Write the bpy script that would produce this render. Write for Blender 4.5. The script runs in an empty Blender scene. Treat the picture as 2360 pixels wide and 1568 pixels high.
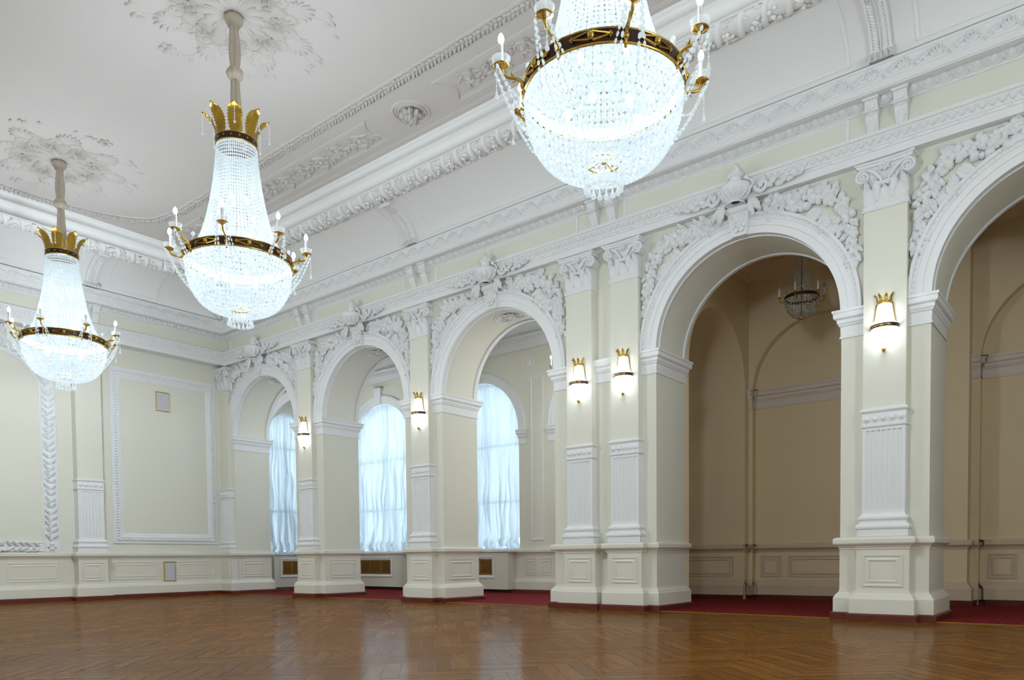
import bpy, math, random
from mathutils import Vector, Matrix
random.seed(7)
PI = math.pi
sc = bpy.context.scene
COL = sc.collection
def R(a): return math.radians(a)

# ------------------------------------------------------------------ materials
def mat(name, col, rough=.6, metal=0., bump=None, var=None, spec=None, trans=0., emis=None, estr=0.):
    m = bpy.data.materials.new(name); m.use_nodes = True
    nt = m.node_tree; b = nt.nodes['Principled BSDF']
    b.inputs['Base Color'].default_value = (*col, 1)
    b.inputs['Roughness'].default_value = rough
    b.inputs['Metallic'].default_value = metal
    if spec is not None: b.inputs['Specular IOR Level'].default_value = spec
    if emis:
        b.inputs['Emission Color'].default_value = (*emis, 1)
        b.inputs['Emission Strength'].default_value = estr
    tc = None
    if bump or var:
        tc = nt.nodes.new('ShaderNodeTexCoord')
    if var:
        sca, amt = var
        n = nt.nodes.new('ShaderNodeTexNoise'); n.inputs['Scale'].default_value = sca; n.inputs['Detail'].default_value = 4
        nt.links.new(tc.outputs['Object'], n.inputs['Vector'])
        mx = nt.nodes.new('ShaderNodeMix'); mx.data_type = 'RGBA'
        mx.inputs[6].default_value = (*[c * (1 - amt) for c in col], 1)
        mx.inputs[7].default_value = (*[min(1, c * (1 + amt)) for c in col], 1)
        nt.links.new(n.outputs['Fac'], mx.inputs[0])
        nt.links.new(mx.outputs[2], b.inputs['Base Color'])
    if bump:
        sca, st = bump
        n = nt.nodes.new('ShaderNodeTexNoise'); n.inputs['Scale'].default_value = sca; n.inputs['Detail'].default_value = 3
        nt.links.new(tc.outputs['Object'], n.inputs['Vector'])
        bp = nt.nodes.new('ShaderNodeBump'); bp.inputs['Strength'].default_value = st; bp.inputs['Distance'].default_value = .01
        nt.links.new(n.outputs['Fac'], bp.inputs['Height']); nt.links.new(bp.outputs['Normal'], b.inputs['Normal'])
    return m

M = {}
M['cream'] = mat('cream_wall_paint', (.80, .775, .665), .7, bump=(60, .04), var=(.7, .02))
M['niche'] = mat('shade_toned_aisle_paint', (.90, .73, .47), .7, bump=(60, .04), var=(.7, .02))  # warm shadow tone of the dark bays put into the wall colour
M['white'] = mat('white_plaster', (.86, .855, .85), .55, var=(1.5, .015))
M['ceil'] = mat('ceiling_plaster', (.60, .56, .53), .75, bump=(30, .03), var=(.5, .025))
M['cove'] = mat('cove_plaster', (.87, .855, .835), .65, bump=(30, .03), var=(.5, .02))
M['niche_impost'] = mat('shade_toned_impost', (.84, .73, .63), .5, var=(1.2, .015))  # impost white with the bays' warm shade mixed into its colour
M['niche_trim'] = mat('shade_toned_aisle_trim', (.76, .60, .43), .5, var=(1.2, .015))  # dado colour warmed and darkened for the shade in these bays
M['dado'] = mat('ivory_dado_paint', (.79, .75, .645), .45, var=(1.2, .015))
M['skirt'] = mat('dark_red_wood', (.13, .022, .012), .35, var=(6, .25))
M['gold'] = mat('gilt_brass', (.62, .40, .09), .28, 1., var=(20, .2))
M['gilt'] = mat('gilt_leaf', (.50, .31, .05), .38, .9, var=(14, .25))
M['bronze'] = mat('dark_bronze', (.05, .018, .012), .35, .3)
M['candle'] = mat('candle_sleeve', (.85, .87, .88), .4)
M['ribbon'] = mat('beige_satin', (.58, .50, .41), .45, var=(9, .12))
M['paper'] = mat('grey_paper', (.60, .60, .64), .6, var=(9, .06))
M['brassgrille'] = mat('brass_grille', (.45, .24, .06), .35, .7, var=(40, .3))
M['grilleback'] = mat('grille_backing', (.12, .035, .012), .6)
M['sashwhite'] = mat('white_window_frame', (.8, .82, .82), .4)

def glassmat():
    m = bpy.data.materials.new('window_pane_glass'); m.use_nodes = True
    nt = m.node_tree; nt.nodes.clear()
    o = nt.nodes.new('ShaderNodeOutputMaterial'); mx = nt.nodes.new('ShaderNodeMixShader')
    t = nt.nodes.new('ShaderNodeBsdfTransparent'); g = nt.nodes.new('ShaderNodeBsdfGlossy'); g.inputs['Roughness'].default_value = .03
    mx.inputs[0].default_value = .08
    nt.links.new(t.outputs[0], mx.inputs[1]); nt.links.new(g.outputs[0], mx.inputs[2]); nt.links.new(mx.outputs[0], o.inputs[0])
    return m
M['glass'] = glassmat()

def crystalmat(name, tfac, estr, ecol=(.80, .93, 1.)):
    """cut crystal: partly see-through, scattering, sparkling; lit ones carry the glow of the lamps behind them"""
    m = bpy.data.materials.new(name); m.use_nodes = True
    nt = m.node_tree; nt.nodes.clear()
    o = nt.nodes.new('ShaderNodeOutputMaterial')
    tr = nt.nodes.new('ShaderNodeBsdfTransparent'); tr.inputs[0].default_value = (.97, .99, 1, 1)
    tl = nt.nodes.new('ShaderNodeBsdfTranslucent'); tl.inputs[0].default_value = (.88, .93, .96, 1)
    gl = nt.nodes.new('ShaderNodeBsdfGlossy'); gl.inputs['Roughness'].default_value = .12; gl.inputs[0].default_value = (.95, .97, 1, 1)
    m1 = nt.nodes.new('ShaderNodeMixShader'); m1.inputs[0].default_value = .35
    nt.links.new(tl.outputs[0], m1.inputs[1]); nt.links.new(gl.outputs[0], m1.inputs[2])
    m2 = nt.nodes.new('ShaderNodeMixShader'); m2.inputs[0].default_value = tfac
    nt.links.new(m1.outputs[0], m2.inputs[1]); nt.links.new(tr.outputs[0], m2.inputs[2])
    last = m2
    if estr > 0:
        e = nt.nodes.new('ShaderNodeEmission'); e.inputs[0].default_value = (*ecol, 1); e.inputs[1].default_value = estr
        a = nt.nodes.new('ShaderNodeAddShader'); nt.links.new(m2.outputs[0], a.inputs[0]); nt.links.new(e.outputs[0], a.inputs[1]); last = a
    nt.links.new(last.outputs[0], o.inputs[0])
    m.cycles.emission_sampling = 'NONE'
    return m
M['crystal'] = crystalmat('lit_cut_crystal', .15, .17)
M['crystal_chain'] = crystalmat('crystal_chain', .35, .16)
M['crystal_dim'] = crystalmat('unlit_cut_crystal', .30, 0)
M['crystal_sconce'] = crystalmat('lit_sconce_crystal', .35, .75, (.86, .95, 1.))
M['bulb'] = mat('lit_bulb', (1, 1, 1), .5, emis=(.85, .95, 1.), estr=14)
M['bulb'].cycles.emission_sampling = 'NONE'
M['bulb_off'] = mat('unlit_bulb', (.35, .33, .30), .15)

def curtainmat():
    m = bpy.data.materials.new('sheer_white_curtain'); m.use_nodes = True
    nt = m.node_tree; nt.nodes.clear()
    o = nt.nodes.new('ShaderNodeOutputMaterial')
    d = nt.nodes.new('ShaderNodeBsdfDiffuse'); d.inputs[0].default_value = (.80, .86, .88, 1)
    t = nt.nodes.new('ShaderNodeBsdfTranslucent'); t.inputs[0].default_value = (.74, .84, .87, 1)
    mx = nt.nodes.new('ShaderNodeMixShader'); mx.inputs[0].default_value = .62
    nt.links.new(d.outputs[0], mx.inputs[1]); nt.links.new(t.outputs[0], mx.inputs[2])
    tr = nt.nodes.new('ShaderNodeBsdfTransparent')
    m2 = nt.nodes.new('ShaderNodeMixShader'); m2.inputs[0].default_value = .10
    nt.links.new(mx.outputs[0], m2.inputs[1]); nt.links.new(tr.outputs[0], m2.inputs[2])
    nt.links.new(m2.outputs[0], o.inputs[0])
    return m
M['curtain'] = curtainmat()

def parquetmat():
    m = bpy.data.materials.new('varnished_parquet'); m.use_nodes = True
    nt = m.node_tree; b = nt.nodes['Principled BSDF']
    at = nt.nodes.new('ShaderNodeAttribute'); at.attribute_name = 'plank'
    uv = nt.nodes.new('ShaderNodeUVMap')
    n = nt.nodes.new('ShaderNodeTexNoise'); n.inputs['Scale'].default_value = 3.; n.inputs['Detail'].default_value = 6
    mp = nt.nodes.new('ShaderNodeMapping'); mp.inputs['Scale'].default_value = (.8, 13, 1)
    nt.links.new(uv.outputs[0], mp.inputs[0]); nt.links.new(mp.outputs[0], n.inputs['Vector'])
    cr = nt.nodes.new('ShaderNodeValToRGB')
    e = cr.color_ramp.elements
    e[0].position = 0.; e[0].color = (.110, .037, .006, 1); e[1].position = 1.; e[1].color = (.225, .085, .013, 1)
    e2 = cr.color_ramp.elements.new(.5); e2.color = (.160, .056, .008, 1)
    ad = nt.nodes.new('ShaderNodeMath'); ad.operation = 'MULTIPLY_ADD'
    nt.links.new(n.outputs['Fac'], ad.inputs[0]); ad.inputs[1].default_value = .7
    sub = nt.nodes.new('ShaderNodeMath'); sub.operation = 'MULTIPLY_ADD'; sub.inputs[1].default_value = .60; sub.inputs[2].default_value = -.14
    nt.links.new(at.outputs['Fac'], sub.inputs[0]); nt.links.new(sub.outputs[0], ad.inputs[2])
    nt.links.new(ad.outputs[0], cr.inputs[0]); nt.links.new(cr.outputs[0], b.inputs['Base Color'])
    tc = nt.nodes.new('ShaderNodeTexCoord')
    n2 = nt.nodes.new('ShaderNodeTexNoise'); n2.inputs['Scale'].default_value = 2.5; n2.inputs['Detail'].default_value = 2
    nt.links.new(tc.outputs['Object'], n2.inputs['Vector'])
    b.inputs['Roughness'].default_value = .22
    mr = nt.nodes.new('ShaderNodeMapRange'); mr.inputs[3].default_value = .10; mr.inputs[4].default_value = .19
    nt.links.new(n2.outputs['Fac'], mr.inputs[0]); nt.links.new(mr.outputs[0], b.inputs['Roughness'])
    bp = nt.nodes.new('ShaderNodeBump'); bp.inputs['Strength'].default_value = .10; bp.inputs['Distance'].default_value = .004
    nt.links.new(n.outputs['Fac'], bp.inputs['Height']); nt.links.new(bp.outputs[0], b.inputs['Normal'])
    b.inputs['Specular IOR Level'].default_value = 0.
    gl = nt.nodes.new('ShaderNodeBsdfGlossy'); gl.inputs[0].default_value = (1, .95, .87, 1)
    nt.links.new(mr.outputs[0], gl.inputs['Roughness']); nt.links.new(bp.outputs[0], gl.inputs['Normal'])
    mx = nt.nodes.new('ShaderNodeMixShader'); mx.inputs[0].default_value = .21
    nt.links.new(b.outputs[0], mx.inputs[1]); nt.links.new(gl.outputs[0], mx.inputs[2])
    nt.links.new(mx.outputs[0], nt.nodes['Material Output'].inputs[0])
    return m
M['parquet'] = parquetmat()

def carpetmat():
    m = bpy.data.materials.new('red_patterned_carpet'); m.use_nodes = True
    nt = m.node_tree; b = nt.nodes['Principled BSDF']; b.inputs['Roughness'].default_value = .95
    b.inputs['Specular IOR Level'].default_value = .1
    tc = nt.nodes.new('ShaderNodeTexCoord'); mp = nt.nodes.new('ShaderNodeMapping')
    mp.inputs['Rotation'].default_value = (0, 0, R(45)); mp.inputs['Scale'].default_value = (1, 1, 1)
    nt.links.new(tc.outputs['Object'], mp.inputs[0])
    br = nt.nodes.new('ShaderNodeTexBrick'); br.inputs['Scale'].default_value = 3.2
    br.inputs['Color1'].default_value = (.235, .008, .016, 1); br.inputs['Color2'].default_value = (.16, .004, .010, 1)
    br.inputs['Mortar'].default_value = (.36, .05, .03, 1); br.inputs['Mortar Size'].default_value = .035; br.inputs['Mortar Smooth'].default_value = .6
    nt.links.new(mp.outputs[0], br.inputs['Vector'])
    n = nt.nodes.new('ShaderNodeTexNoise'); n.inputs['Scale'].default_value = 90
    nt.links.new(tc.outputs['Object'], n.inputs['Vector'])
    mx = nt.nodes.new('ShaderNodeMix'); mx.data_type = 'RGBA'; mx.blend_type = 'MULTIPLY'; mx.inputs[0].default_value = .5
    nt.links.new(br.outputs[0], mx.inputs[6]); nt.links.new(n.outputs['Fac'], mx.inputs[7])
    nt.links.new(mx.outputs[2], b.inputs['Base Color'])
    bp = nt.nodes.new('ShaderNodeBump'); bp.inputs['Strength'].default_value = .3
    nt.links.new(n.outputs['Fac'], bp.inputs['Height']); nt.links.new(bp.outputs[0], b.inputs['Normal'])
    return m
M['carpet'] = carpetmat()

# ------------------------------------------------------------------ mesh builder
class MB:
    def __init__(s): s.v = []; s.f = []; s.mi = []; s.sm = []
    def add(s, verts, faces, mi=0, smooth=False):
        o = len(s.v); s.v.extend(verts)
        for f in faces:
            s.f.append(tuple(i + o for i in f)); s.mi.append(mi); s.sm.append(smooth)
    def grid(s, rows, mi=0, smooth=False, closed=False, loop=False):
        """rows: list of equal-length vertex lists; closed joins last column to first, loop joins last row to first"""
        nr, nc = len(rows), len(rows[0]); v = [p for r in rows for p in r]; f = []
        for i in range(nr if loop else nr - 1):
            i2 = (i + 1) % nr
            for j in range(nc if closed else nc - 1):
                j2 = (j + 1) % nc
                f.append((i * nc + j, i * nc + j2, i2 * nc + j2, i2 * nc + j))
        s.add(v, f, mi, smooth)
    def box(s, x0, x1, y0, y1, z0, z1, mi=0):
        v = [(x, y, z) for x in (x0, x1) for y in (y0, y1) for z in (z0, z1)]
        s.add(v, [(0, 1, 3, 2), (4, 6, 7, 5), (0, 4, 5, 1), (2, 3, 7, 6), (0, 2, 6, 4), (1, 5, 7, 3)], mi)
    def quad(s, a, b, c, d, mi=0): s.add([a, b, c, d], [(0, 1, 2, 3)], mi)
    def lathe(s, prof, c, n=16, mi=0, smooth=True, a0=0., a1=2 * PI):
        full = abs(a1 - a0 - 2 * PI) < 1e-6; k = n if full else n + 1
        rows = [[(c[0] + r * math.cos(a0 + (a1 - a0) * j / n), c[1] + r * math.sin(a0 + (a1 - a0) * j / n), c[2] + z) for j in range(k)] for r, z in prof]
        s.grid(rows, mi, smooth, closed=full)
    def tube(s, pts, rad, n=6, mi=0, cap=True):
        P = [Vector(p) for p in pts]; rows = []; up = Vector((0, 0, 1)); last = None
        for i, p in enumerate(P):
            t = (P[min(i + 1, len(P) - 1)] - P[max(i - 1, 0)])
            if t.length < 1e-9: t = Vector((0, 0, 1))
            t.normalize()
            if last is None:
                a = t.cross(up)
                if a.length < .05: a = t.cross(Vector((1, 0, 0)))
            else:
                a = last - t * last.dot(t)
                if a.length < .01: a = t.cross(up)
            a.normalize(); last = a; b = t.cross(a)
            r = rad[i] if isinstance(rad, (list, tuple)) else rad
            rows.append([tuple(p + a * (r * math.cos(2 * PI * j / n)) + b * (r * math.sin(2 * PI * j / n))) for j in range(n)])
        s.grid(rows, mi, True, closed=True)
        if cap:
            o = len(s.v) - n * len(rows)
            s.f.append(tuple(range(o, o + n))); s.mi.append(mi); s.sm.append(False)
            s.f.append(tuple(range(len(s.v) - n, len(s.v)))); s.mi.append(mi); s.sm.append(False)
    def ball(s, c, rx, ry=None, rz=None, nu=8, nv=5, mi=0):
        ry = rx if ry is None else ry; rz = rx if rz is None else rz
        rows = []
        for i in range(nv + 1):
            t = PI * i / nv
            rows.append([(c[0] + rx * math.sin(t) * math.cos(2 * PI * j / nu), c[1] + ry * math.sin(t) * math.sin(2 * PI * j / nu), c[2] + rz * math.cos(t)) for j in range(nu)])
        s.grid(rows, mi, True, closed=True)
    def bead(s, c, w, h, n=6, mi=0, axis=None):
        """faceted crystal: two cones with a belt"""
        c = Vector(c)
        ax = Vector(axis).normalized() if axis is not None else Vector((0, 0, 1))
        a = ax.cross(Vector((0, 0, 1)))
        if a.length < .05: a = Vector((1, 0, 0))
        a.normalize(); b = ax.cross(a)
        v = [tuple(c + ax * h)]
        for k, (rr, zz) in enumerate(((.82, .42), (.82, -.42))):
            for j in range(n):
                t = 2 * PI * j / n
                v.append(tuple(c + a * (w * rr * math.cos(t)) + b * (w * rr * math.sin(t)) + ax * (h * zz)))
        v.append(tuple(c - ax * h)); f = []
        for j in range(n):
            j2 = (j + 1) % n
            f.append((0, 1 + j, 1 + j2)); f.append((1 + j, 1 + n + j, 1 + n + j2, 1 + j2)); f.append((1 + n + j, 1 + 2 * n, 1 + n + j2))
        s.add(v, f, mi, False)
    def build(s, name, mats, parent=None, origin=None):
        me = bpy.data.meshes.new(name)
        if origin is None: origin = parent_origin(parent)
        ox, oy, oz = origin
        me.from_pydata([(x - ox, y - oy, z - oz) for x, y, z in s.v], [], s.f)
        if not isinstance(mats, (list, tuple)): mats = [mats]
        for m in mats: me.materials.append(M[m] if isinstance(m, str) else m)
        me.polygons.foreach_set('material_index', s.mi)
        me.polygons.foreach_set('use_smooth', s.sm)
        me.update()
        o = bpy.data.objects.new(name, me); COL.objects.link(o)
        if parent is not None: o.parent = parent
        else: o.location = origin
        return o
def parent_origin(p):
    x, y, z = 0., 0., 0.
    while p is not None:
        x += p.location.x; y += p.location.y; z += p.location.z; p = p.parent
    return (x, y, z)

def tag(o, label, cat, group=None):
    o['label'] = label; o['category'] = cat
    if group: o['group'] = group
    return o
def thing(name, label, cat, loc=(0, 0, 0), group=None):
    o = bpy.data.objects.new(name, None); COL.objects.link(o); o.location = loc
    o.empty_display_size = .1
    return tag(o, label, cat, group)
def struct(name, mb, mats):
    o = mb.build(name, mats, None, (0, 0, 0)); o['kind'] = 'structure'; return o
def dup(root, loc, label, group=None):
    r = root.copy(); COL.objects.link(r); r.location = loc; r['label'] = label
    if group: r['group'] = group
    for ch in list(root.children):
        c = ch.copy(); COL.objects.link(c); c.parent = r
        for g in list(ch.children):
            d = g.copy(); COL.objects.link(d); d.parent = c
    return r

# ------------------------------------------------------------------ relief helpers: pl(u, v, s) -> xyz, s = out of the surface
def leaf(mb, pl, u, v, ang, L, W, s0=0., h=.03, curl=.5, mi=0, rows=6, notch=.25):
    ca, sa = math.cos(ang), math.sin(ang); g = []
    for i in range(rows):
        t = i / (rows - 1)
        w = W * .5 * (math.sin(PI * min(1, t * .86 + .12)) ** .8) * (1 - notch * (i % 2))
        if i == rows - 1: w = W * .03
        hh = s0 + h * (math.sin(PI * t * .75) + curl * t * t)
        row = []
        for k, q in ((-1, .0), (-.5, .72), (0, .45), (.5, .72), (1, .0)):
            a = t * L; b = w * k
            row.append(pl(u + ca * a - sa * b, v + sa * a + ca * b, s0 + (hh - s0) * (.25 + .75 * q / .72) if abs(k) < 1 else s0 + (hh - s0) * .1))
        g.append(row)
    mb.grid(g, mi, True)
def dome(mb, pl, u, v, ru, rv, h, s0=0., nu=8, nv=3, mi=0, ang=0.):
    rows = []; ca, sa = math.cos(ang), math.sin(ang)
    for i in range(nv + 1):
        t = PI / 2 * i / nv
        r = math.cos(t) if i < nv else .02
        row = []
        for j in range(nu):
            a, b = ru * r * math.cos(2 * PI * j / nu), rv * r * math.sin(2 * PI * j / nu)
            row.append(pl(u + ca * a - sa * b, v + sa * a + ca * b, s0 + h * math.sin(t)))
        rows.append(row)
    mb.grid(rows, mi, True, closed=True)
def stem(mb, pl, pts, r, mi=0, n=4, h=1.):
    """half-round raised line through 2-D points; r may taper"""
    rows = []
    for i, p in enumerate(pts):
        a = pts[max(0, i - 1)]; b = pts[min(len(pts) - 1, i + 1)]
        dx, dy = b[0] - a[0], b[1] - a[1]; d = math.hypot(dx, dy) or 1; nx, ny = -dy / d, dx / d
        rr = r[i] if isinstance(r, (list, tuple)) else r
        s0 = p[2] if len(p) > 2 else 0.
        rows.append([pl(p[0] + nx * rr * math.cos(PI * k / n), p[1] + ny * rr * math.cos(PI * k / n), s0 + rr * h * math.sin(PI * k / n)) for k in range(n + 1)])
    mb.grid(rows, mi, True)
def spiral(u, v, r0, turns, a0, dirn=1, n=26, k=.12):
    out = []
    for i in range(n + 1):
        t = i / n; a = a0 + dirn * 2 * PI * turns * t; r = r0 * (1 - (1 - k) * t)
        out.append((u + r * math.cos(a), v + r * math.sin(a)))
    return out
def frame(mb, pl, prof, u0, u1, v0, v1, mi=0, smooth=False):
    """mitred frame, prof = [(inward d, height s)]"""
    rows = []
    for (cu, cv, du, dv) in ((u0, v0, 1, 1), (u1, v0, -1, 1), (u1, v1, -1, -1), (u0, v1, 1, -1)):
        rows.append([pl(cu + du * d, cv + dv * d, s) for d, s in prof])
    mb.grid(rows, mi, smooth, loop=True)
def archband(mb, pl, cu, cv, prof, a0=0., a1=PI, n=40, mi=0, smooth=False):
    """prof = [(radius, height s)] swept round a centre"""
    rows = []
    for i in range(n + 1):
        a = a0 + (a1 - a0) * i / n
        rows.append([pl(cu + r * math.cos(a), cv + r * math.sin(a), s) for r, s in prof])
    mb.grid(rows, mi, smooth)
def rectmould(mb, prof, x0, x1, y0, y1, mi=0, smooth=False):
    """prof = [(outward s, z)] around a rectangle footprint"""
    rows = []
    for (x, y, dx, dy) in ((x0, y0, -1, -1), (x1, y0, 1, -1), (x1, y1, 1, 1), (x0, y1, -1, 1)):
        rows.append([(x + dx * s, y + dy * s, z) for s, z in prof])
    mb.grid(rows, mi, smooth, loop=True)
def plinemould(mb, pl, prof, u0, u1, mi=0, smooth=False):
    mb.grid([[pl(u, z, s) for s, z in prof] for u in (u0, u1)], mi, smooth)

# ------------------------------------------------------------------ plan (metres): X along the arcade, Y into the aisle, Z up
XL, XE = .62, .85                       # left wall plane, entablature reference line above it
T = 1.15                                # pier depth
P = [(.62, 1.175), (4.19, 5.385), (8.475, 9.673), (12.738, 14.952), (18.064, 19.265), (22.37, 23.57)]
DP = .15                                # pilaster projection
ZI = 4.64                               # spring of the arches
ZC = 8.98                               # ceiling
YW, YB = 4.3, -13.2                     # outer wall of the aisle, opposite wall
XR = 27.
ARCH = []
for i in range(5):
    a, b = P[i][1], P[i + 1][0]; ARCH.append(((a + b) / 2, (b - a) / 2))
PF = lambda u, v, s: (u, -s, v)                       # arcade face
PL = lambda u, v, s: (XL + s, u, v)                   # left wall
PB = lambda u, v, s: (u, YW - s, v)                   # outer aisle wall
PC = lambda u, v, s: (u, v, ZC - s)                   # ceiling

# ------------------------------------------------------------------ floor
def parquet():
    v, f, col, uvs = [], [], [], []
    L, W = .90, .15; n = int(round(L / W)); g = .0028
    X0, X1, Y0, Y1 = .3, XR, YB, -.06
    c45 = math.sqrt(.5); cx, cy = 13., -6.
    rng = random.Random(3); K = 190
    def clip(poly):
        for ax, lim, sg in ((0, X0, 1), (0, X1, -1), (1, Y0, 1), (1, Y1, -1)):
            out = []
            for i in range(len(poly)):
                a, b = poly[i], poly[(i + 1) % len(poly)]
                ia = (a[ax] - lim) * sg >= 0; ib = (b[ax] - lim) * sg >= 0
                if ia: out.append(a)
                if ia != ib:
                    t = (lim - a[ax]) / (b[ax] - a[ax])
                    out.append(tuple(a[q] + t * (b[q] - a[q]) for q in range(4)))
            poly = out
            if len(poly) < 3: return None
        return poly
    for k in range(-K, K):
        for m in range(-40, 40):
            for ori in (0, 1):
                px = k * W + m * 2 * L if False else None
                # herringbone lattice: step (W, W) along the zigzag, (2L... ) across
                bx = k * W + m * L; by = k * W - m * L
                if ori == 0: r = (bx + g, by + g, bx + L - g, by + W - g)
                else: r = (bx + L - W + g + W, by - L + W + g, bx + L + W - g, by + W - g)
                rx, ry = (r[0] + r[2]) / 2, (r[1] + r[3]) / 2
                wx, wy = cx + c45 * (rx - ry), cy + c45 * (rx + ry)
                if wx < X0 - .5 or wx > X1 + .5 or wy < Y0 - .5 or wy > Y1 + .5: continue
                tone = rng.random(); off = rng.random() * 40
                q = []
                for (ax, ay) in ((r[0], r[1]), (r[2], r[1]), (r[2], r[3]), (r[0], r[3])):
                    lu, lv = (ax, ay) if ori == 0 else (ay, ax)
                    q.append((cx + c45 * (ax - ay), cy + c45 * (ax + ay), lu + off, lv + off))
                q = clip(q)
                if not q: continue
                o = len(v)
                for p in q: v.append((p[0], p[1], 0.)); uvs.append((p[2], p[3]))
                f.append(tuple(range(o, o + len(q)))); col.append(tone)
    me = bpy.data.meshes.new('floor'); me.from_pydata(v, [], f)
    me.materials.append(M['parquet'])
    ul = me.uv_layers.new(name='UVMap')
    for lp in me.loops: ul.data[lp.index].uv = uvs[lp.vertex_index]
    at = me.attributes.new('plank', 'FLOAT', 'FACE'); at.data.foreach_set('value', col)
    o = bpy.data.objects.new('floor', me); COL.objects.link(o); o['kind'] = 'structure'
    b = MB(); b.box(-6, XR, YB, YW + .5, -.2, -.0015); s = struct('floor_base', b, 'skirt')
parquet()
# aisle carpet with a brass edge strip
b = MB(); b.box(-.02, XR, -.055, YW, 0., .008); cp = b.build('red_carpet', 'carpet', None, (8, 2, 0))
tag(cp, 'dark red patterned carpet running along the aisle behind the arches', 'carpet')
b = MB(); b.box(-.02, XR, -.085, -.05, 0., .011); b.build('edge_strip', 'gold', cp)

# ------------------------------------------------------------------ walls with arched holes
def archwall(mb, pl, edges, holes, ztop, depth, mi=0, mi_in=0, n=36, zbot=None):
    """face at s=0 from edges[0] to edges[1]; holes = [(uc, r, spring, bottom)]; reveals go back by depth"""
    u = edges[0]
    zb = zbot
    for (uc, r, zs, zl) in holes:
        mb.quad(pl(u, zb, 0), pl(uc - r, zb, 0), pl(uc - r, ztop, 0), pl(u, ztop, 0), mi)
        lo, hi, back = [], [], []
        for i in range(n + 1):
            a = PI - PI * i / n; x, z = uc + r * math.cos(a), zs + r * math.sin(a)
            lo.append(pl(x, z, 0)); hi.append(pl(x, ztop, 0)); back.append(pl(x, z, -depth))
        mb.grid([lo, hi], mi); mb.grid([lo, back], mi_in, True)
        if zl is not None and zl < zs:
            for sg in (-1, 1):
                x = uc + sg * r
                mb.quad(pl(x, zl, 0), pl(x, zs, 0), pl(x, zs, -depth), pl(x, zl, -depth), mi_in)
            if zb < zl:
                mb.quad(pl(uc - r, zb, 0), pl(uc + r, zb, 0), pl(uc + r, zl, 0), pl(uc - r, zl, 0), mi)
                mb.quad(pl(uc - r, zl, 0), pl(uc + r, zl, 0), pl(uc + r, zl, -depth), pl(uc - r, zl, -depth), mi_in)
        u = uc + r
    mb.quad(pl(u, zb, 0), pl(edges[1], zb, 0), pl(edges[1], ztop, 0), pl(u, ztop, 0), mi)

holes = [(c, r, ZI, None) for c, r in ARCH]
b = MB()
archwall(b, PF, (XL - .4, XR), holes, ZC + .3, T, 0, 0, 44, ZI)
PFb = lambda u, v, s: (u, T + s, v)
archwall(b, PFb, (-.5, XR), holes, ZC + .3, 0, 0, 0, 44, ZI)
b.quad((XL - .4, 0, ZC + .3), (XR, 0, ZC + .3), (XR, T, ZC + .3), (XL - .4, T, ZC + .3))
struct('wall_arcade', b, 'cream')
# left wall (solid) and its continuation behind, closing the aisle end too
b = MB(); b.box(XL - .35, XL, YB, .02, 0, ZC + .3); b.box(-.5, XL, .0, T, 0, ZC + .3)
struct('wall_left', b, 'cream')
PEND = lambda u, v, s: (s, u, v); PCR = lambda u, v, s: (1.1 + s, u, v)
EW = (2.75, .87, 5.0)
b = MB(); archwall(b, PEND, (T, YW), [(EW[0], EW[1], EW[2], 1.2)], ZC + .3, .4, 0, 0, 30, 0); struct('wall_aisle_left', b, 'cream')
b = MB(); archwall(b, PCR, (T, YW), [(2.725, 1.57, ZI, 0.)], ZC + .3, .85, 0, 0, 36, 0)
struct('wall_aisle_arch', b, 'cream')
b = MB(); archband(b, PCR, 2.725, ZI, [(1.57 + d, s_) for d, s_ in ((-.02, -.3), (-.02, .03), (.10, .03), (.105, .045), (.24, .05), (.26, .0))], 0, PI, 40); struct('trim_23', b, 'white')
b = MB(); b.box(XR, XR + .3, YB - .3, YW + .4, 0, ZC + .3); struct('wall_right', b, 'cream')
b = MB(); b.box(XL - .35, XR, YB - .3, YB, 0, ZC + .3); struct('wall_back', b, 'cream')
b = MB(); b.box(P[5][0], XR, 0, T, 0, ZI + .02); struct('wall_arcade_end', b, 'cream')
# outer aisle wall: windows for the three lit bays (and one each side), blind arches for the dark bays
WB = [(ARCH[0][0], 1.5), (ARCH[1][0], 1.5), (ARCH[2][0], 1.5)]
SILL = 1.2
b = MB()
archwall(b, PB, (-.5, 13.6), [(c, r, ZI - .12, SILL) for c, r in WB], ZC + .3, .45, 0, 1, 36, 0)
struct('wall_aisle', b, ['cream', 'white'])
b = MB()
NB = [(ARCH[3][0], 1.47), (ARCH[4][0], 1.47)]
archwall(b, PB, (13.6, XR), [(c, r, ZI - .05, 0.) for c, r in NB], ZC + .3, .2, 0, 0, 36, 0)
b.quad((13.6, YW + .2, 0), (XR, YW + .2, 0), (XR, YW + .2, ZC), (13.6, YW + .2, ZC))
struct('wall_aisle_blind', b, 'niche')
# thick cross wall behind the double pier: an arched passage, closed on its far side
b = MB()
x0, x1 = P[3][0], P[3][1]
PX = lambda u, v, s: (x1 + s, u, v)
archwall(b, PX, (T, YW), [(2.69, 1.39, ZI, 0.)], ZC + .3, x1 - x0 - .25, 0, 0, 36, 0)
b.box(x0, x0 + .25, T, YW, 0, ZC + .3)
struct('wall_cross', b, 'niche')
b = MB(); PXf = lambda u, v, s: (x0 + .25 + s, u, v)
fp = [(0, 0), (.01, .03), (.05, .035), (.07, .0)]
frame(b, PXf, fp, 1.55, 3.60, 1.36, 4.42); archband(b, PXf, 2.575, 4.62, [(1.10 - d, s) for d, s in fp], 0, PI, 30)
frame(b, PXf, fp, 1.475, 3.675, 4.60, 4.64)
struct('trim_1', b, 'white')
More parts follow.
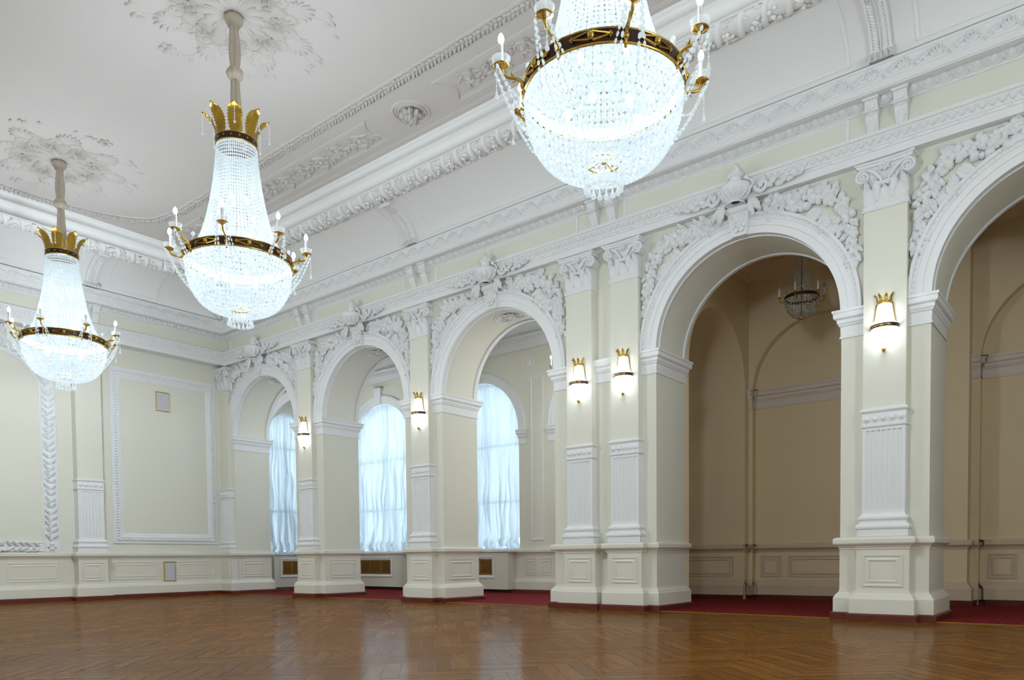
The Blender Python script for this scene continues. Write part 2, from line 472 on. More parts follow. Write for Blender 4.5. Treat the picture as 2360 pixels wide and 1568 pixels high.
# pier standing against the aisle wall beyond the single pier
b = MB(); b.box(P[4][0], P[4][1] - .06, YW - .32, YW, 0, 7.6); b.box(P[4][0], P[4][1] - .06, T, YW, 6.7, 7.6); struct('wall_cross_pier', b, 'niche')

# ------------------------------------------------------------------ ceilings
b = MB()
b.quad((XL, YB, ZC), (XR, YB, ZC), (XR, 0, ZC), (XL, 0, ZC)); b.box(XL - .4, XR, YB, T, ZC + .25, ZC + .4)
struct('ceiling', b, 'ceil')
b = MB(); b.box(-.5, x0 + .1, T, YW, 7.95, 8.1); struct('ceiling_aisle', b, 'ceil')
b = MB(); b.box(x1 - .1, XR, T, YW, 7.35, 7.5)
for (a0, a1) in ((x1, P[4][0]), (P[4][1] - .06, XR)):
    rectmould(b, [(0, 7.0), (-.03, 7.02), (-.05, 7.1), (-.16, 7.24), (-.2, 7.26), (-.24, 7.36)], a0, a1, T, YW)
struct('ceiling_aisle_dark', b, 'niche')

# ------------------------------------------------------------------ wainscot profiles
BASE = [(.0, .44), (.012, .435), (.015, .41), (.03, .39), (.055, .365), (.062, .345), (.075, .325), (.08, .315), (.08, .10), (.0, .10)]
SKIRT = [(.0, .105), (.10, .105), (.115, .085), (.115, .0)]
RAIL = [(.0, 1.045), (.012, 1.05), (.015, 1.075), (.03, 1.085), (.035, 1.105), (.055, 1.115), (.075, 1.125), (.085, 1.14), (.085, 1.195), (.07, 1.22), (.03, 1.232), (0., 1.235)]
IMP = [(.0, 4.225), (.02, 4.228), (.022, 4.25), (.008, 4.262), (.012, 4.40), (.03, 4.415), (.035, 4.435), (.05, 4.45), (.055, 4.50), (.085, 4.515), (.095, 4.53), (.095, 4.59), (.11, 4.60), (.115, 4.635), (.0, 4.645)]
PANEL = [(0, 0), (0, .014), (.02, .016), (.035, .002), (.05, .002), (.075, .014), (.085, .014), (.10, .004)]
def wainscot(mbs, pl, u0, u1, panels, capends=False):
    base, rail, skirt, pan = mbs
    plinemould(base, pl, BASE, u0, u1); plinemould(rail, pl, RAIL, u0, u1); plinemould(skirt, pl, SKIRT, u0, u1)
    for a, c in panels: frame(pan, pl, PANEL, a, c, .50, .97)

# ------------------------------------------------------------------ capitals and pilasters
def capital(mb, pl, uc, w, z0, z1, s0):
    """acanthus bell with two scrolled corners, flower and moulded top slab"""
    h = z1 - z0; W = w / 2
    # bell block
    rows = []
    for t, e in ((0, 0), (.06, .02), (.08, .0), (.6, .0), (.85, .03), (.9, .05)):
        z = z0 + h * t
        rows.append([pl(uc - W - e, z, 0), pl(uc - W - e, z, s0 + e), pl(uc + W + e, z, s0 + e), pl(uc + W + e, z, 0)])
    mb.grid(rows)
    # astragal
    rows = [[pl(uc - W - e, z0 + dz, 0), pl(uc - W - e, z0 + dz, s0 + e), pl(uc + W + e, z0 + dz, s0 + e), pl(uc + W + e, z0 + dz, 0)] for e, dz in ((0, -.035), (.022, -.03), (.03, -.015), (.022, .0), (0, .005))]
    mb.grid(rows, 0, False)
    # slab, hollow in the middle
    g = []
    for e, t in ((.02, .9), (.07, .905), (.085, .94), (.085, .96), (.105, .965), (.11, 1.)):
        row = [pl(uc - W - e, z0 + h * t, -.0)]
        for k in range(9):
            q = k / 8 * 2 - 1
            row.append(pl(uc + q * (W + e), z0 + h * t, s0 + e + .04 * (q * q) - .01))
        row.append(pl(uc + W + e, z0 + h * t, -.0)); g.append(row)
    mb.grid(g); mb.add([g[-1][0], g[-1][1], g[-1][9], g[-1][10]], [(0, 1, 2, 3)])
    mb.add(g[0], [tuple(range(len(g[0])))])
    # scrolls at the corners with stalks rising from the middle
    for sg in (-1, 1):
        cu, cv = uc + sg * (W + .005), z0 + h * .74
        sp = spiral(cu, cv, .10, 2.1, PI / 2 + sg * .5, -sg if sg > 0 else 1, 30, .1)
        stem(mb, lambda u, v, s: pl(u, v, s + s0 + .045), sp, [.024 * (1 - .4 * i / 30) for i in range(31)], n=4, h=1.5)
        dome(mb, pl, cu, cv, .10, .10, .05, s0, 14, 2); dome(mb, pl, cu, cv, .026, .026, .05, s0 + .05)
        st = [(uc + sg * W * .12, z0 + h * .45), (uc + sg * W * .2, z0 + h * .62), (uc + sg * W * .5, z0 + h * .80), (uc + sg * W * .85, z0 + h * .89)]
        stem(mb, lambda u, v, s: pl(u, v, s + s0 + .03), st, [.018, .024, .03, .028], n=4, h=1.4)
        # side of the scroll
        g = []
        for i in range(9):
            a = i / 8 * PI * 2
            g.append([pl(cu + .1 * math.cos(a), cv + .1 * math.sin(a), q) for q in (.0, s0 + .01)])
        mb.grid(g, 0, True)
    # leaves
    for k in range(3):
        u = uc + (k - 1) * W * .72
        leaf(mb, pl, u, z0 + h * .03, PI / 2, h * .42, W * .74, s0, .06, 1.0, rows=9, notch=.22)
    for k in range(2):
        u = uc + (k - .5) * W * .8
        leaf(mb, pl, u, z0 + h * .18, PI / 2, h * .44, W * .6, s0 + .005, .05, 1.1, rows=9, notch=.22)
    for sg in (-1, 1):
        leaf(mb, pl, uc + sg * W * .85, z0 + h * .2, PI / 2 + sg * .0, h * .42, W * .45, s0 + .005, .06, 1.2, rows=9)
    # flower and drooping festoon in the middle
    for k in range(7):
        leaf(mb, pl, uc, z0 + h * .88, 2 * PI * k / 7 + .3, .085, .06, s0 + .06, .03, .5, rows=4)
    dome(mb, pl, uc, z0 + h * .88, .03, .03, .05, s0 + .07)
    fs = [(uc + W * .6 * math.cos(PI + PI * i / 10), z0 + h * .66 - h * .15 * math.sin(PI * i / 10), s0 + .04) for i in range(11)]
    stem(mb, pl, fs, [.012 + .014 * math.sin(PI * i / 10) for i in range(11)], n=4, h=1.4)

def pilaster(root, pl, uc, name='pilaster', w=.57, z_cap=5.97, z_top=6.60, dp=DP, ped=True, lower_cap=True):
    """one shallow pilaster as a part with its own sub-parts; pl is the wall surface"""
    W = w / 2; q = MB()
    # upper shaft
    def shaft(mb, hw, za, zb, s):
        mb.grid([[pl(uc - hw, z, 0), pl(uc - hw, z, s), pl(uc + hw, z, s), pl(uc + hw, z, 0)] for z in (za, zb)])
    shaft(q, W, 3.06, z_cap, dp)
    p = q.build(name, 'cream', root)
    # fluted lower shaft, channels cut as half-rounds
    q = MB(); nf = 7; m = .035; pitch = (2 * W - 2 * m) / nf; fr = pitch * .36
    za, zb = 1.62, 2.78
    xs = [(uc - W, 0), (uc - W, dp)]
    for k in range(nf):
        c = uc - W + m + pitch * (k + .5)
        xs.append((c - fr, dp))
        for j in range(1, 6): xs.append((c - fr * math.cos(PI * j / 6), dp - fr * .8 * math.sin(PI * j / 6)))
        xs.append((c + fr, dp))
    xs += [(uc + W, dp), (uc + W, 0)]
    q.grid([[pl(u, z, s) for u, s in xs] for z in (za, zb)])
    shaft(q, W, 1.53, za, dp); shaft(q, W, zb, 2.84, dp)
    for k in range(nf):   # rounded channel ends
        c = uc - W + m + pitch * (k + .5)
        for zz, sg in ((za, 1), (zb, -1)):
            g = [[pl(c - fr * math.cos(PI * j / 6), zz, dp - fr * .8 * math.sin(PI * j / 6)) for j in range(7)], [pl(c - fr * math.cos(PI * j / 6), zz, dp) for j in range(7)]]
            q.grid(g)
    q.build('fluted_shaft', 'white', p)
    # belt with rosettes
    q = MB()
    pr = [(0, 2.825), (.02, 2.83), (.025, 2.85), (.008, 2.86), (.008, 3.03), (.02, 3.04), (.035, 3.06), (.035, 3.085), (0, 3.10)]
    q.grid([[pl(uc - W - s, z, 0), pl(uc - W - s, z, dp + s), pl(uc + W + s, z, dp + s), pl(uc + W + s, z, 0)] for s, z in pr])
    for k in range(5):
        u = uc - W + (k + .5) * 2 * W / 5
        dome(q, pl, u, 2.945, .042, .046, .03, dp + .008, 10, 3)
        stem(q, pl, [(u + .056 * math.cos(a), 2.955 + .062 * math.sin(a), dp + .006) for a in [PI + PI * i / 8 for i in range(9)]], .009)
    q.build('rosette_belt', 'white', p)
    # base mouldings
    q = MB()
    pr = [(.055, 1.235), (.055, 1.335), (.07, 1.345), (.078, 1.37), (.072, 1.40), (.05, 1.415), (.03, 1.425), (.028, 1.45), (.035, 1.47), (.05, 1.485), (.05, 1.515), (.03, 1.53), (.012, 1.54), (0, 1.58)]
    q.grid([[pl(uc - W - s, z, 0), pl(uc - W - s, z, dp + s), pl(uc + W + s, z, dp + s), pl(uc + W + s, z, 0)] for s, z in pr])
    q.build('base', 'white', p)
    if ped:
        q = MB(); H = .355; s1 = dp + .03
        for prof in (BASE, RAIL):
            q.grid([[pl(uc - H - s, z, 0), pl(uc - H - s, z, s1 + s), pl(uc + H + s, z, s1 + s), pl(uc + H + s, z, 0)] for s, z in prof])
        shaft(q, H, .43, 1.05, s1)
        frame(q, lambda u, v, s: pl(u, v, s + s1), PANEL, uc - .27, uc + .27, .50, .97)
        q.build('pedestal', 'dado', p)
        q = MB(); q.grid([[pl(uc - H - s, z, 0), pl(uc - H - s, z, s1 + s), pl(uc + H + s, z, s1 + s), pl(uc + H + s, z, 0)] for s, z in SKIRT])
        q.build('skirting', 'skirt', p)
    q = MB(); capital(q, pl, uc, w, z_cap, z_top, dp); q.build('capital', 'white', p)
    return p

# ------------------------------------------------------------------ piers
PIER_LAB = ['corner pier with one fluted pilaster at the left end of the arcade',
            'cream arcade pier second from the left, one wall lamp, left of the middle window',
            'cream arcade pier with one pilaster and wall lamp, left of the widest double pier',
            'wide double pier carrying two fluted pilasters and two wall lamps',
            'cream pier on the right with one fluted pilaster, between the two dark arches']
for i, (a, c) in enumerate(P[:5]):
    cx = (a + c) / 2
    root = thing('arcade_pier', PIER_LAB[i], 'pier', (cx, 0, 0), 'piers of the arcade')
    q = MB(); q.box(a, c, 0, T, 0, ZI); q.build('shaft', 'cream', root)
    q = MB(); rectmould(q, IMP, a, c, 0, T); q.build('impost', 'white', root)
    q = MB(); rectmould(q, RAIL, a, c, 0, T); q.build('chair_rail', 'dado', root)
    q = MB(); rectmould(q, BASE, a, c, 0, T)
    rectmould(q, [(.006, .43), (.006, 1.05)], a, c, 0, T)
    q.build('base', 'dado', root)
    q = MB(); rectmould(q, SKIRT, a, c, 0, T); q.build('skirting', 'skirt', root)
    q = MB(); PJ = lambda u, v, s: (c + .006 + s, u, v)
    if i != 3 and i != 4: frame(q, PJ, PANEL, .16, T - .16, .50, .97)
    else: frame(q, PJ, PANEL, .2, .21, .50, .51)
    if i < 3: q.build('side_panel', 'dado', root)
    if i == 0: pilaster(root, PF, .86, w=.50)
    elif i == 3:
        pilaster(root, PF, 13.41); pilaster(root, PF, 14.39)
    else: pilaster(root, PF, cx + .03)

# ------------------------------------------------------------------ archivolts, keystones, soffit decoration
ARCH_LAB = ['white arch moulding of the leftmost arch beside the corner', 'white arch moulding of the second arch from the left',
            'white arch moulding of the third arch, left of the double pier', 'white arch moulding of the dark arch right of the double pier',
            'white arch moulding of the cropped arch at the right edge']
PRO = [(-.012, -.0), (-.012, .03), (.10, .03), (.105, .045), (.19, .045), (.195, .06), (.215, .065), (.225, .05), (.245, .05), (.255, .075), (.285, .085), (.30, .08), (.31, .0)]
for i, (c, r) in enumerate(ARCH):
    root = thing('arch_moulding', ARCH_LAB[i], 'arch', (c, 0, ZI), 'arch mouldings of the arcade')
    q = MB(); archband(q, PF, c, ZI, [(r + d, s) for d, s in PRO], 0, PI, 64, 0, False)
    nb = 70
    for k in range(nb):
        a = PI * (k + .5) / nb
        dome(q, PF, c + (r + .235) * math.cos(a), ZI + (r + .235) * math.sin(a), .017, .017, .02, .045, 6, 2)
    q.build('archivolt', 'white', root)
    # keystone with leaf relief
    q = MB(); z0, z1 = ZI + r - .03, 6.60
    g = []
    for t in (0, .8, .8, .86, .86, 1.):
        hw = .125 + .065 * t + (.03 if t >= .86 else 0); s = .10 + .05 * t + (.04 if t >= .86 else 0); z = z0 + (z1 - z0) * t
        g.append([PF(c - hw, z, 0), PF(c - hw, z, s), PF(c + hw, z, s), PF(c + hw, z, 0)])
    q.grid(g); q.add([g[0][0], g[0][1], g[0][2], g[0][3], g[-1][0], g[-1][1], g[-1][2], g[-1][3]], [(0, 1, 2, 3), (4, 5, 6, 7)])
    for rw in range(4):
        for k in range(3 - rw % 2):
            leaf(q, PF, c + (k - (1 if rw % 2 == 0 else .5)) * .09, z0 + .36 - rw * .075, -PI / 2, .10, .10, .125, .02, .3, rows=5)
    q.build('keystone', 'white', root)
    # soffit: two ribs and a recessed-looking field, oval flower at the crown
    q = MB()
    for (ya, yb) in ((.0, .11), (T - .11, T)):
        g = []
        for k in range(49):
            a = PI * k / 48; ca, sa = math.cos(a), math.sin(a)
            g.append([(c + (r - d) * ca, y, ZI + (r - d) * sa) for y, d in ((ya, .012), (yb - .03, .012), (yb - .025, .028), (yb, .028), (yb, .002))] if ya == 0 else
                     [(c + (r - d) * ca, y, ZI + (r - d) * sa) for y, d in ((yb, .012), (ya + .03, .012), (ya + .025, .028), (ya, .028), (ya, .002))])
        q.grid(g, 0, False)
    g = []
    for k in range(25):   # springing block panel edge
        pass
    q.build('soffit_rib', 'white', root)
    q = MB(); PS = lambda u, v, s: (c + u, T / 2 + v, ZI + math.sqrt(max(0, r * r - u * u)) - s)
    for (ra, rb) in ((.40, .27), (.34, .22)):
        stem(q, PS, [(ra * math.cos(2 * PI * k / 28), rb * math.sin(2 * PI * k / 28)) for k in range(29)], .018)
    for k in range(9): leaf(q, PS, 0, 0, 2 * PI * k / 9, .2, .12, .01, .05, .4, rows=5)
    for k in range(6): dome(q, PS, .05 * math.cos(k), .05 * math.sin(k), .045, .045, .06, .03, 7, 3)
    if i < 3: q.build('soffit_flower', 'white', root)

# ------------------------------------------------------------------ fruit swags in the spandrels
def swag(pl, c, sg, r, rng):
    q = MB()
    # upper run follows the arch towards the capital
    path = [(.30, 6.56), (.50, 6.49), (.75, 6.47), (1.0, 6.46), (1.25, 6.42), (1.42, 6.33)]
    def at(pts, t):
        t *= len(pts) - 1; i = min(int(t), len(pts) - 2); f = t - i
        return (pts[i][0] + f * (pts[i + 1][0] - pts[i][0]), pts[i][1] + f * (pts[i + 1][1] - pts[i][1]))
    n = 60
    for k in range(n):
        t = (k + rng.random()) / n; u, v = at(path, t); wd = .06 + .10 * math.sin(PI * min(1, t * 1.1))
        du, dv = rng.uniform(-1, 1) * .05, rng.uniform(-1, 1) * wd
        rr = rng.uniform(.035, .068)
        dome(q, pl, c + sg * (u + du), v + dv, rr, rr * rng.uniform(.8, 1.3), rr * 1.5, .03, 7, 3)
    for k in range(46):
        t = (k + rng.random()) / 46; u, v = at(path, t)
        leaf(q, pl, c + sg * u, v + rng.uniform(-.09, .09), (0 if sg > 0 else PI) + rng.choice((-1, 1)) * rng.uniform(.2, 1.1), rng.uniform(.13, .22), rng.uniform(.09, .13), .02, .07, .4, rows=6)
    # drop beside the pilaster
    drop = [(1.50, 6.36), (1.60, 6.15), (1.66, 5.95), (1.70, 5.72), (1.735, 5.50), (1.75, 5.33)]
    for k in range(44):
        t = (k + rng.random()) / 44; u, v = at(drop, t); wd = .16 * (1 - .75 * t) + .02
        rr = rng.uniform(.028, .06) * (1 - .35 * t)
        dome(q, pl, c + sg * (u + rng.uniform(-1, 1) * wd * .8), v, rr, rr * rng.uniform(.9, 1.4), rr * 1.6, .03, 7, 3)
    for k in range(40):
        t = (k + rng.random()) / 40; u, v = at(drop, t); wd = .16 * (1 - .7 * t)
        leaf(q, pl, c + sg * (u + rng.uniform(-1, 1) * wd * .6), v, -PI / 2 + rng.uniform(-.9, .9), rng.uniform(.13, .22), rng.uniform(.08, .13), .015, .06, .4, rows=6)
    # leaves filling the triangle between arch and capital
    for k in range(12):
        u0 = 1.18 + .035 * k; v0 = 6.30 - .035 * k
        leaf(q, pl, c + sg * (u0 + rng.uniform(-.05, .05)), v0, (-PI / 2 - sg * rng.uniform(.0, 1.2)), .24, .12, .01, .06, .5, rows=6)
        stem(q, pl, [(c + sg * (u0 + .03 * math.sin(6 * t + k)), v0 - .16 * t) for t in [i / 5 for i in range(6)]], [.01, .014, .014, .012, .01, .004])
    return q
SW_LAB = ['leftmost arch', 'second arch from the left', 'third arch from the left', 'dark arch right of the double pier', 'cropped arch at the right edge']
for i, (c, r) in enumerate(ARCH):
    for sg in (-1, 1):
        if i == 4 and sg == 1: continue
        q = swag(PF, c, sg, r, random.Random(40 + i * 2 + sg))
        if i == 0 and sg == -1:
            q.v = [(max(x, XL + .02), y, z) for x, y, z in q.v]
        o = q.build('plaster_swag', 'white', None, (c + sg * .9, 0, 6.4))
        tag(o, 'white fruit swag on the %s side of the %s' % ('left' if sg < 0 else 'right', SW_LAB[i]), 'relief', 'fruit swags over the arches')

# ------------------------------------------------------------------ urns over the keystones
def urn(c, lab):
    def up(q):
        q.v = [(c + (x - c) * 1.12, y - .04, 6.60 + (z - 6.74) * 1.16) for x, y, z in q.v]; return q
    root = thing('plaster_urn', lab, 'urn', (c, -.22, 6.60), 'urns above the arches')
    q = MB()
    pr = [(.15, 6.60), (.15, 6.625), (.08, 6.635), (.065, 6.65), (.10, 6.665), (.17, 6.70), (.215, 6.75), (.24, 6.81), (.245, 6.86), (.235, 6.885), (.20, 6.905), (.12, 6.92), (.10, 6.935), (.095, 7.02), (.12, 7.03), (.132, 7.045), (.13, 7.06), (.10, 7.075), (.0, 7.075)]
    q.lathe([(r_, z - 6.60) for r_, z in pr], (c, -.24, 6.60), 24)
    for k in range(14):
        a = 2 * PI * k / 14
        q.tube([(c + rr * math.cos(a), -.24 + rr * math.sin(a), zz) for rr, zz in ((.11, 6.67), (.18, 6.70), (.225, 6.75), (.248, 6.805))], [.012, .022, .024, .008], 5)
    q.build('vase', 'white', root)
    for sg in (-1, 1):
        q = MB()
        q.tube([(c + sg * (.20 + .07 * math.sin(PI * t)) - sg * .05 * t, -.2, 6.90 + .17 * t) for t in [k / 8 for k in range(9)]], .018, 6)
        q.ball((c + sg * .155, -.2, 7.075), .035); up(q).build('handle', 'white', root)
    q = MB(); rg = random.Random(int(c * 10))
    for k in range(7):
        a = 2 * PI * k / 7; h = rg.uniform(.12, .20)
        q.tube([(c + .055 * math.cos(a) * (1 - t * t) + .015 * math.sin(6 * t + k), -.2 + .055 * math.sin(a) * (1 - t * t), 7.12 + h * t) for t in [j / 5 for j in range(6)]], [.036, .042, .036, .028, .018, .006], 6)
    up(q).build('flame', 'white', root)
    for sg in (-1, 1):
        q = MB(); PA = lambda u, v, s: (u, -.16 - s, v)
        stem(q, PA, spiral(c + sg * .36, 6.93, .10, 1.4, PI * (0 if sg < 0 else 1), sg, 22), [.03 - .0008 * k for k in range(23)], h=1.3)
        for k in range(9):
            leaf(q, PA, c + sg * (.25 + .075 * k), 6.90 + .02 * math.sin(k), (0 if sg > 0 else PI) + sg * (.9 - .12 * k) * (1 if k % 2 else -.6), .16 - .008 * k, .08, .0, .05, .4, rows=6)
        # drooping leaves at the foot
        for k in range(2):
            leaf(q, PA, c + sg * (.19 + .05 * k), 6.79 - .01 * k, -PI / 2 + sg * (.25 + .28 * k), .26 - .03 * k, .11, .02, .07, .5, rows=8)
        up(q).build('leaf_spray', 'white', root)
UL = ['white plaster urn over the leftmost arch', 'white plaster urn over the second arch from the left', 'white plaster urn over the third arch, left of the double pier',
      'white plaster urn over the dark arch right of the double pier']
for i in range(4): urn(ARCH[i][0], UL[i])

# ------------------------------------------------------------------ entablature and cornice: swept along arcade and left wall with a mitred corner
def corner(mb, prof, mi=0, smooth=False, xend=XR, yend=YB):
    mb.grid([[(xend, -s, z) for s, z in prof], [(XE + s, -s, z) for s, z in prof], [(XE + s, yend, z) for s, z in prof]], mi, smooth)
PE = lambda s0: (lambda u, v, s: (u, -(s0 + s), v))           # along the arcade at offset s0
PEL = lambda s0: (lambda u, v, s: (XE + s0 + s, u, v))        # along the left wall
b = MB()
corner(b, [(-.3, 6.68), (.145, 6.68), (.145, 6.79), (.16, 6.795), (.16, 6.835), (.175, 6.84), (.18, 6.86), (.165, 6.87), (.165, 6.995), (.195, 7.0), (.205, 7.02), (.205, 7.04), (.05, 7.05)])
# tongue-and-leaf band and little drilled bars
def band_leaf(mb, pl, u0, u1, step):
    n = int(abs(u1 - u0) / step)
    for k in range(n):
        u = u0 + (u1 - u0) * (k + .5) / n
        leaf(mb, pl, u, 6.985, -PI / 2, .115, step * .82, .0, .03, .35, rows=5, notch=.1)
        dome(mb, pl, u + step * .5, 6.95, .012, .03, .016, .0, 5, 2)
band_leaf(b, PE(.165), XE + .2, 22., .115); band_leaf(b, PEL(.165), -.25, -9., .115)
for pl, u0, u1 in ((PE(.16), 1.2, 22.), (PEL(.16), -.4, -9.)):
    n = int(abs(u1 - u0) / .28)
    for k in range(n):
        u = u0 + (u1 - u0) * (k + .5) / n
        for j in (-1, 0, 1): dome(b, pl, u + j * .028, 6.815, .009, .016, .012, 0, 5, 2)
struct('trim_2', b, 'white')
b = MB(); corner(b, [(.05, 7.04), (.05, 7.46)]); struct('trim_3', b, 'cream')
# frieze frames in white
b = MB()
fps = [(P[k][0] + P[k][1]) / 2 for k in range(5)]; fps[0] = .7
for k in range(4):
    u0, u1 = fps[k] + (.55 if k else .5), fps[k + 1] - .55
    frame(b, PE(.05), [(-.06, 0), (-.06, .012), (-.01, .012), (0, .0)], u0, u1, 7.12, 7.385)
struct('trim_4', b, 'white')
b = MB()
corner(b, [(.05, 7.41), (.075, 7.415), (.08, 7.44), (.10, 7.45), (.125, 7.475), (.165, 7.525), (.20, 7.535), (.225, 7.54), (.225, 7.52), (.34, 7.52), (.34, 7.535), (.355, 7.54), (.355, 7.63), (.37, 7.64), (.375, 7.66), (.385, 7.665),
            (.39, 7.70), (.405, 7.76), (.425, 7.81), (.435, 7.815), (.44, 7.84), (.43, 7.86), (.38, 7.87), (.36, 7.90)])
def eggs(mb, A, u0, u1, step):
    n = int(abs(u1 - u0) / step)
    for k in range(n):
        u = u0 + (u1 - u0) * (k + .5) / n
        pl = lambda uu, v, s: A(uu, v, s + .102 + (v - 7.45) * .87)
        dome(mb, pl, u, 7.487, step * .30, .048, .045, 0, 9, 3)
        stem(mb, pl, [(u + step * .40 * math.cos(a), 7.495 + .058 * math.sin(a), .002) for a in [PI + PI * i / 8 for i in range(9)]], .009)
        leaf(mb, pl, u + step * .5, 7.53, -PI / 2, .085, step * .24, .0, .04, .2, rows=4)
eggs(b, PE(0), XE + .2, 22., .19); eggs(b, PEL(0), -.25, -9., .19)
def acanth(mb, A, u0, u1, step):
    n = int(abs(u1 - u0) / step); d = 1 if u1 > u0 else -1
    for k in range(n):
        u = u0 + (u1 - u0) * (k + .5) / n
        pl = lambda uu, v, s: A(uu, v, s + .388 + (v - 7.68) * .26)
        for j in range(5):
            leaf(mb, pl, u, 7.68, PI / 2 + (j - 2) * .55, .125 - .012 * abs(j - 2), .05, .0, .03, .4, rows=6)
        for sg in (-1, 1): stem(mb, pl, spiral(u + sg * .055, 7.70, .03, 1., PI / 2, sg, 10, .2), .009)
        uu = u + d * step * .5
        S = [(uu + d * (t - .5) * step * .62, 7.745 + .05 * math.sin((t - .5) * 2.6)) for t in [i / 10 for i in range(11)]]
        stem(mb, pl, S, .016, h=1.3)
        stem(mb, pl, spiral(uu + d * step * .24, 7.775, .032, 1.2, -PI / 2, d, 14, .15), .010)
        for j in range(3): leaf(mb, pl, uu - d * step * (.22 - .16 * j), 7.70 + .012 * j, -.3 + PI * (0 if d > 0 else 1) - .8 + .5 * j, .07, .035, .0, .025, .4, rows=4)
acanth(b, PE(0), XE + .55, 22., .40); acanth(b, PEL(0), -.6, -9., .40)
struct('trim_5', b, 'white')

# console brackets in pairs under the cornice
def console(pl, u, grp, lab):
    q = MB(); w = .085
    q.grid([[pl(u - w - e, z, .05), pl(u - w - e, z, s + e), pl(u + w + e, z, s + e), pl(u + w + e, z, .05)] for s, z, e in ((.19, 7.33, 0), (.20, 7.34, .015), (.20, 7.36, .015), (.20, 7.36, 0), (.215, 7.49, 0), (.23, 7.495, .02), (.235, 7.525, .025))])
    q.add([pl(u - w, 7.33, .05), pl(u - w, 7.33, .19), pl(u + w, 7.33, .19), pl(u + w, 7.33, .05)], [(0, 1, 2, 3)])
    g = []
    for t, s in ((0, .165), (.12, .175), (.3, .15), (.6, .105), (.85, .085), (1, .06)):
        z = 7.33 - .27 * t; ww = w * (1 - .2 * t)
        g.append([pl(u - ww, z, .05), pl(u - ww, z, s), pl(u + ww, z, s), pl(u + ww, z, .05)])
    q.grid(g)
    frame(q, lambda a, v, s: pl(a, v, s + .205), [(0, 0), (.004, .008), (.014, .008), (.018, 0)], u - .06, u + .06, 7.375, 7.475)
    leaf(q, lambda a, v, s: pl(a, v, s + .155 - (7.31 - v) * .42), u, 7.30, -PI / 2, .24, .15, .0, .05, .2, rows=9)
    dome(q, pl, u, 7.315, .075, .03, .05, .15, 9, 3); dome(q, pl, u, 7.075, .035, .03, .045, .05, 8, 3)
    o = q.build('console_bracket', 'white', None, pl(u, 7.25, .05))
    tag(o, lab, 'bracket', grp)
CL = ['corner pier at the left end', 'second pier from the left', 'pier left of the double pier', 'wide double pier', 'right pier between the dark arches']
for k in range(1, 5):
    c = fps[k] + (.08 if k == 3 else .03)
    for sg in (-1, 1):
        console(PF, c + sg * .19, 'console brackets along the arcade', 'white plaster console above the %s, %s of its pair' % (CL[k], 'left' if sg < 0 else 'right'))
PELc = lambda u, v, s: (XE + s, u, v)
for sg in (-1, 1):
    console(PELc, -3.87 + sg * .19, 'console brackets on the left wall', 'white plaster console on the left wall above its pilaster, %s of the pair' % ('left' if sg < 0 else 'right'))

# cove and heavy garland
COVE = []
for k in range(17):
    t = k / 16; a = t * PI / 2
    COVE.append((.375 + .88 * (1 - math.cos(a)), 7.90 + .64 * math.sin(a)))
def coveat(t):
    a = t * PI / 2
    return (.375 + .88 * (1 - math.cos(a)), 7.90 + .64 * math.sin(a)), (-math.cos(a) * .0 + math.cos(a), -math.sin(a))
b = MB(); corner(b, COVE, 0, True); struct('trim_6', b, 'cove')
b = MB()
GAR = [(1.20, 8.54), (1.25, 8.565), (1.27, 8.56), (1.285, 8.54), (1.30, 8.53)]
for k in range(9):
    a = PI * k / 8; GAR.append((1.50 - .195 * math.cos(a), 8.515 - .10 * math.sin(a)))
GAR += [(1.71, 8.50), (1.725, 8.505), (1.73, 8.53), (1.70, 8.56), (1.68, 8.62), (1.69, 8.68), (1.72, 8.72), (1.765, 8.745), (1.78, 8.75), (1.78, 8.80), (1.77, 8.82), (1.76, 8.90), (1.785, 8.93), (1.81, 8.935), (1.82, 8.96), (1.84, 8.98)]
corner(b, GAR, 0, True)
def rope(mb, P3, length, rng, step=.34):
    """bay-leaf garland wrapped by slanting ribbons; P3(u along, a angle 0..pi across belly, h out)"""
    n = int(length / step)
    for k in range(n):
        u0 = k * step
        g = []
        for j in range(11):
            a = PI * (.04 + .92 * j / 10)
            g.append([P3(u0 + .10 * (j / 10) * 1.6 + d, a, .028 + e) for d, e in ((0, -.03), (.008, .0), (.05, .012), (.092, .0), (.10, -.03))])
        mb.grid(g, 0, True)
        for j in range(13):
            a = PI * rng.uniform(.08, .92); u = u0 + .13 + (a / PI) * .16 + rng.uniform(-.02, .17) * .9
            pl = lambda x, y, s: P3(x, y / .19, s)
            if j % 3: leaf(mb, pl, u, a * .19, rng.uniform(-.7, .7), rng.uniform(.09, .14), .065, .0, .045, .5, rows=5)
            else:
                rr = rng.uniform(.022, .036); dome(mb, pl, u, a * .19, rr, rr, rr * 1.4, .01, 7, 3)
rg = random.Random(11)
rope(b, lambda u, a, h: (XE + 1.5 + u, -(1.5 - (.195 + h) * math.cos(a)), 8.515 - (.10 + h) * math.sin(a)), 19.5, rg)
rope(b, lambda u, a, h: (XE + 1.5 - (.195 + h) * math.cos(a), -1.5 - u, 8.515 - (.10 + h) * math.sin(a)), 6.6, rg)
struct('trim_7', b, 'cove')

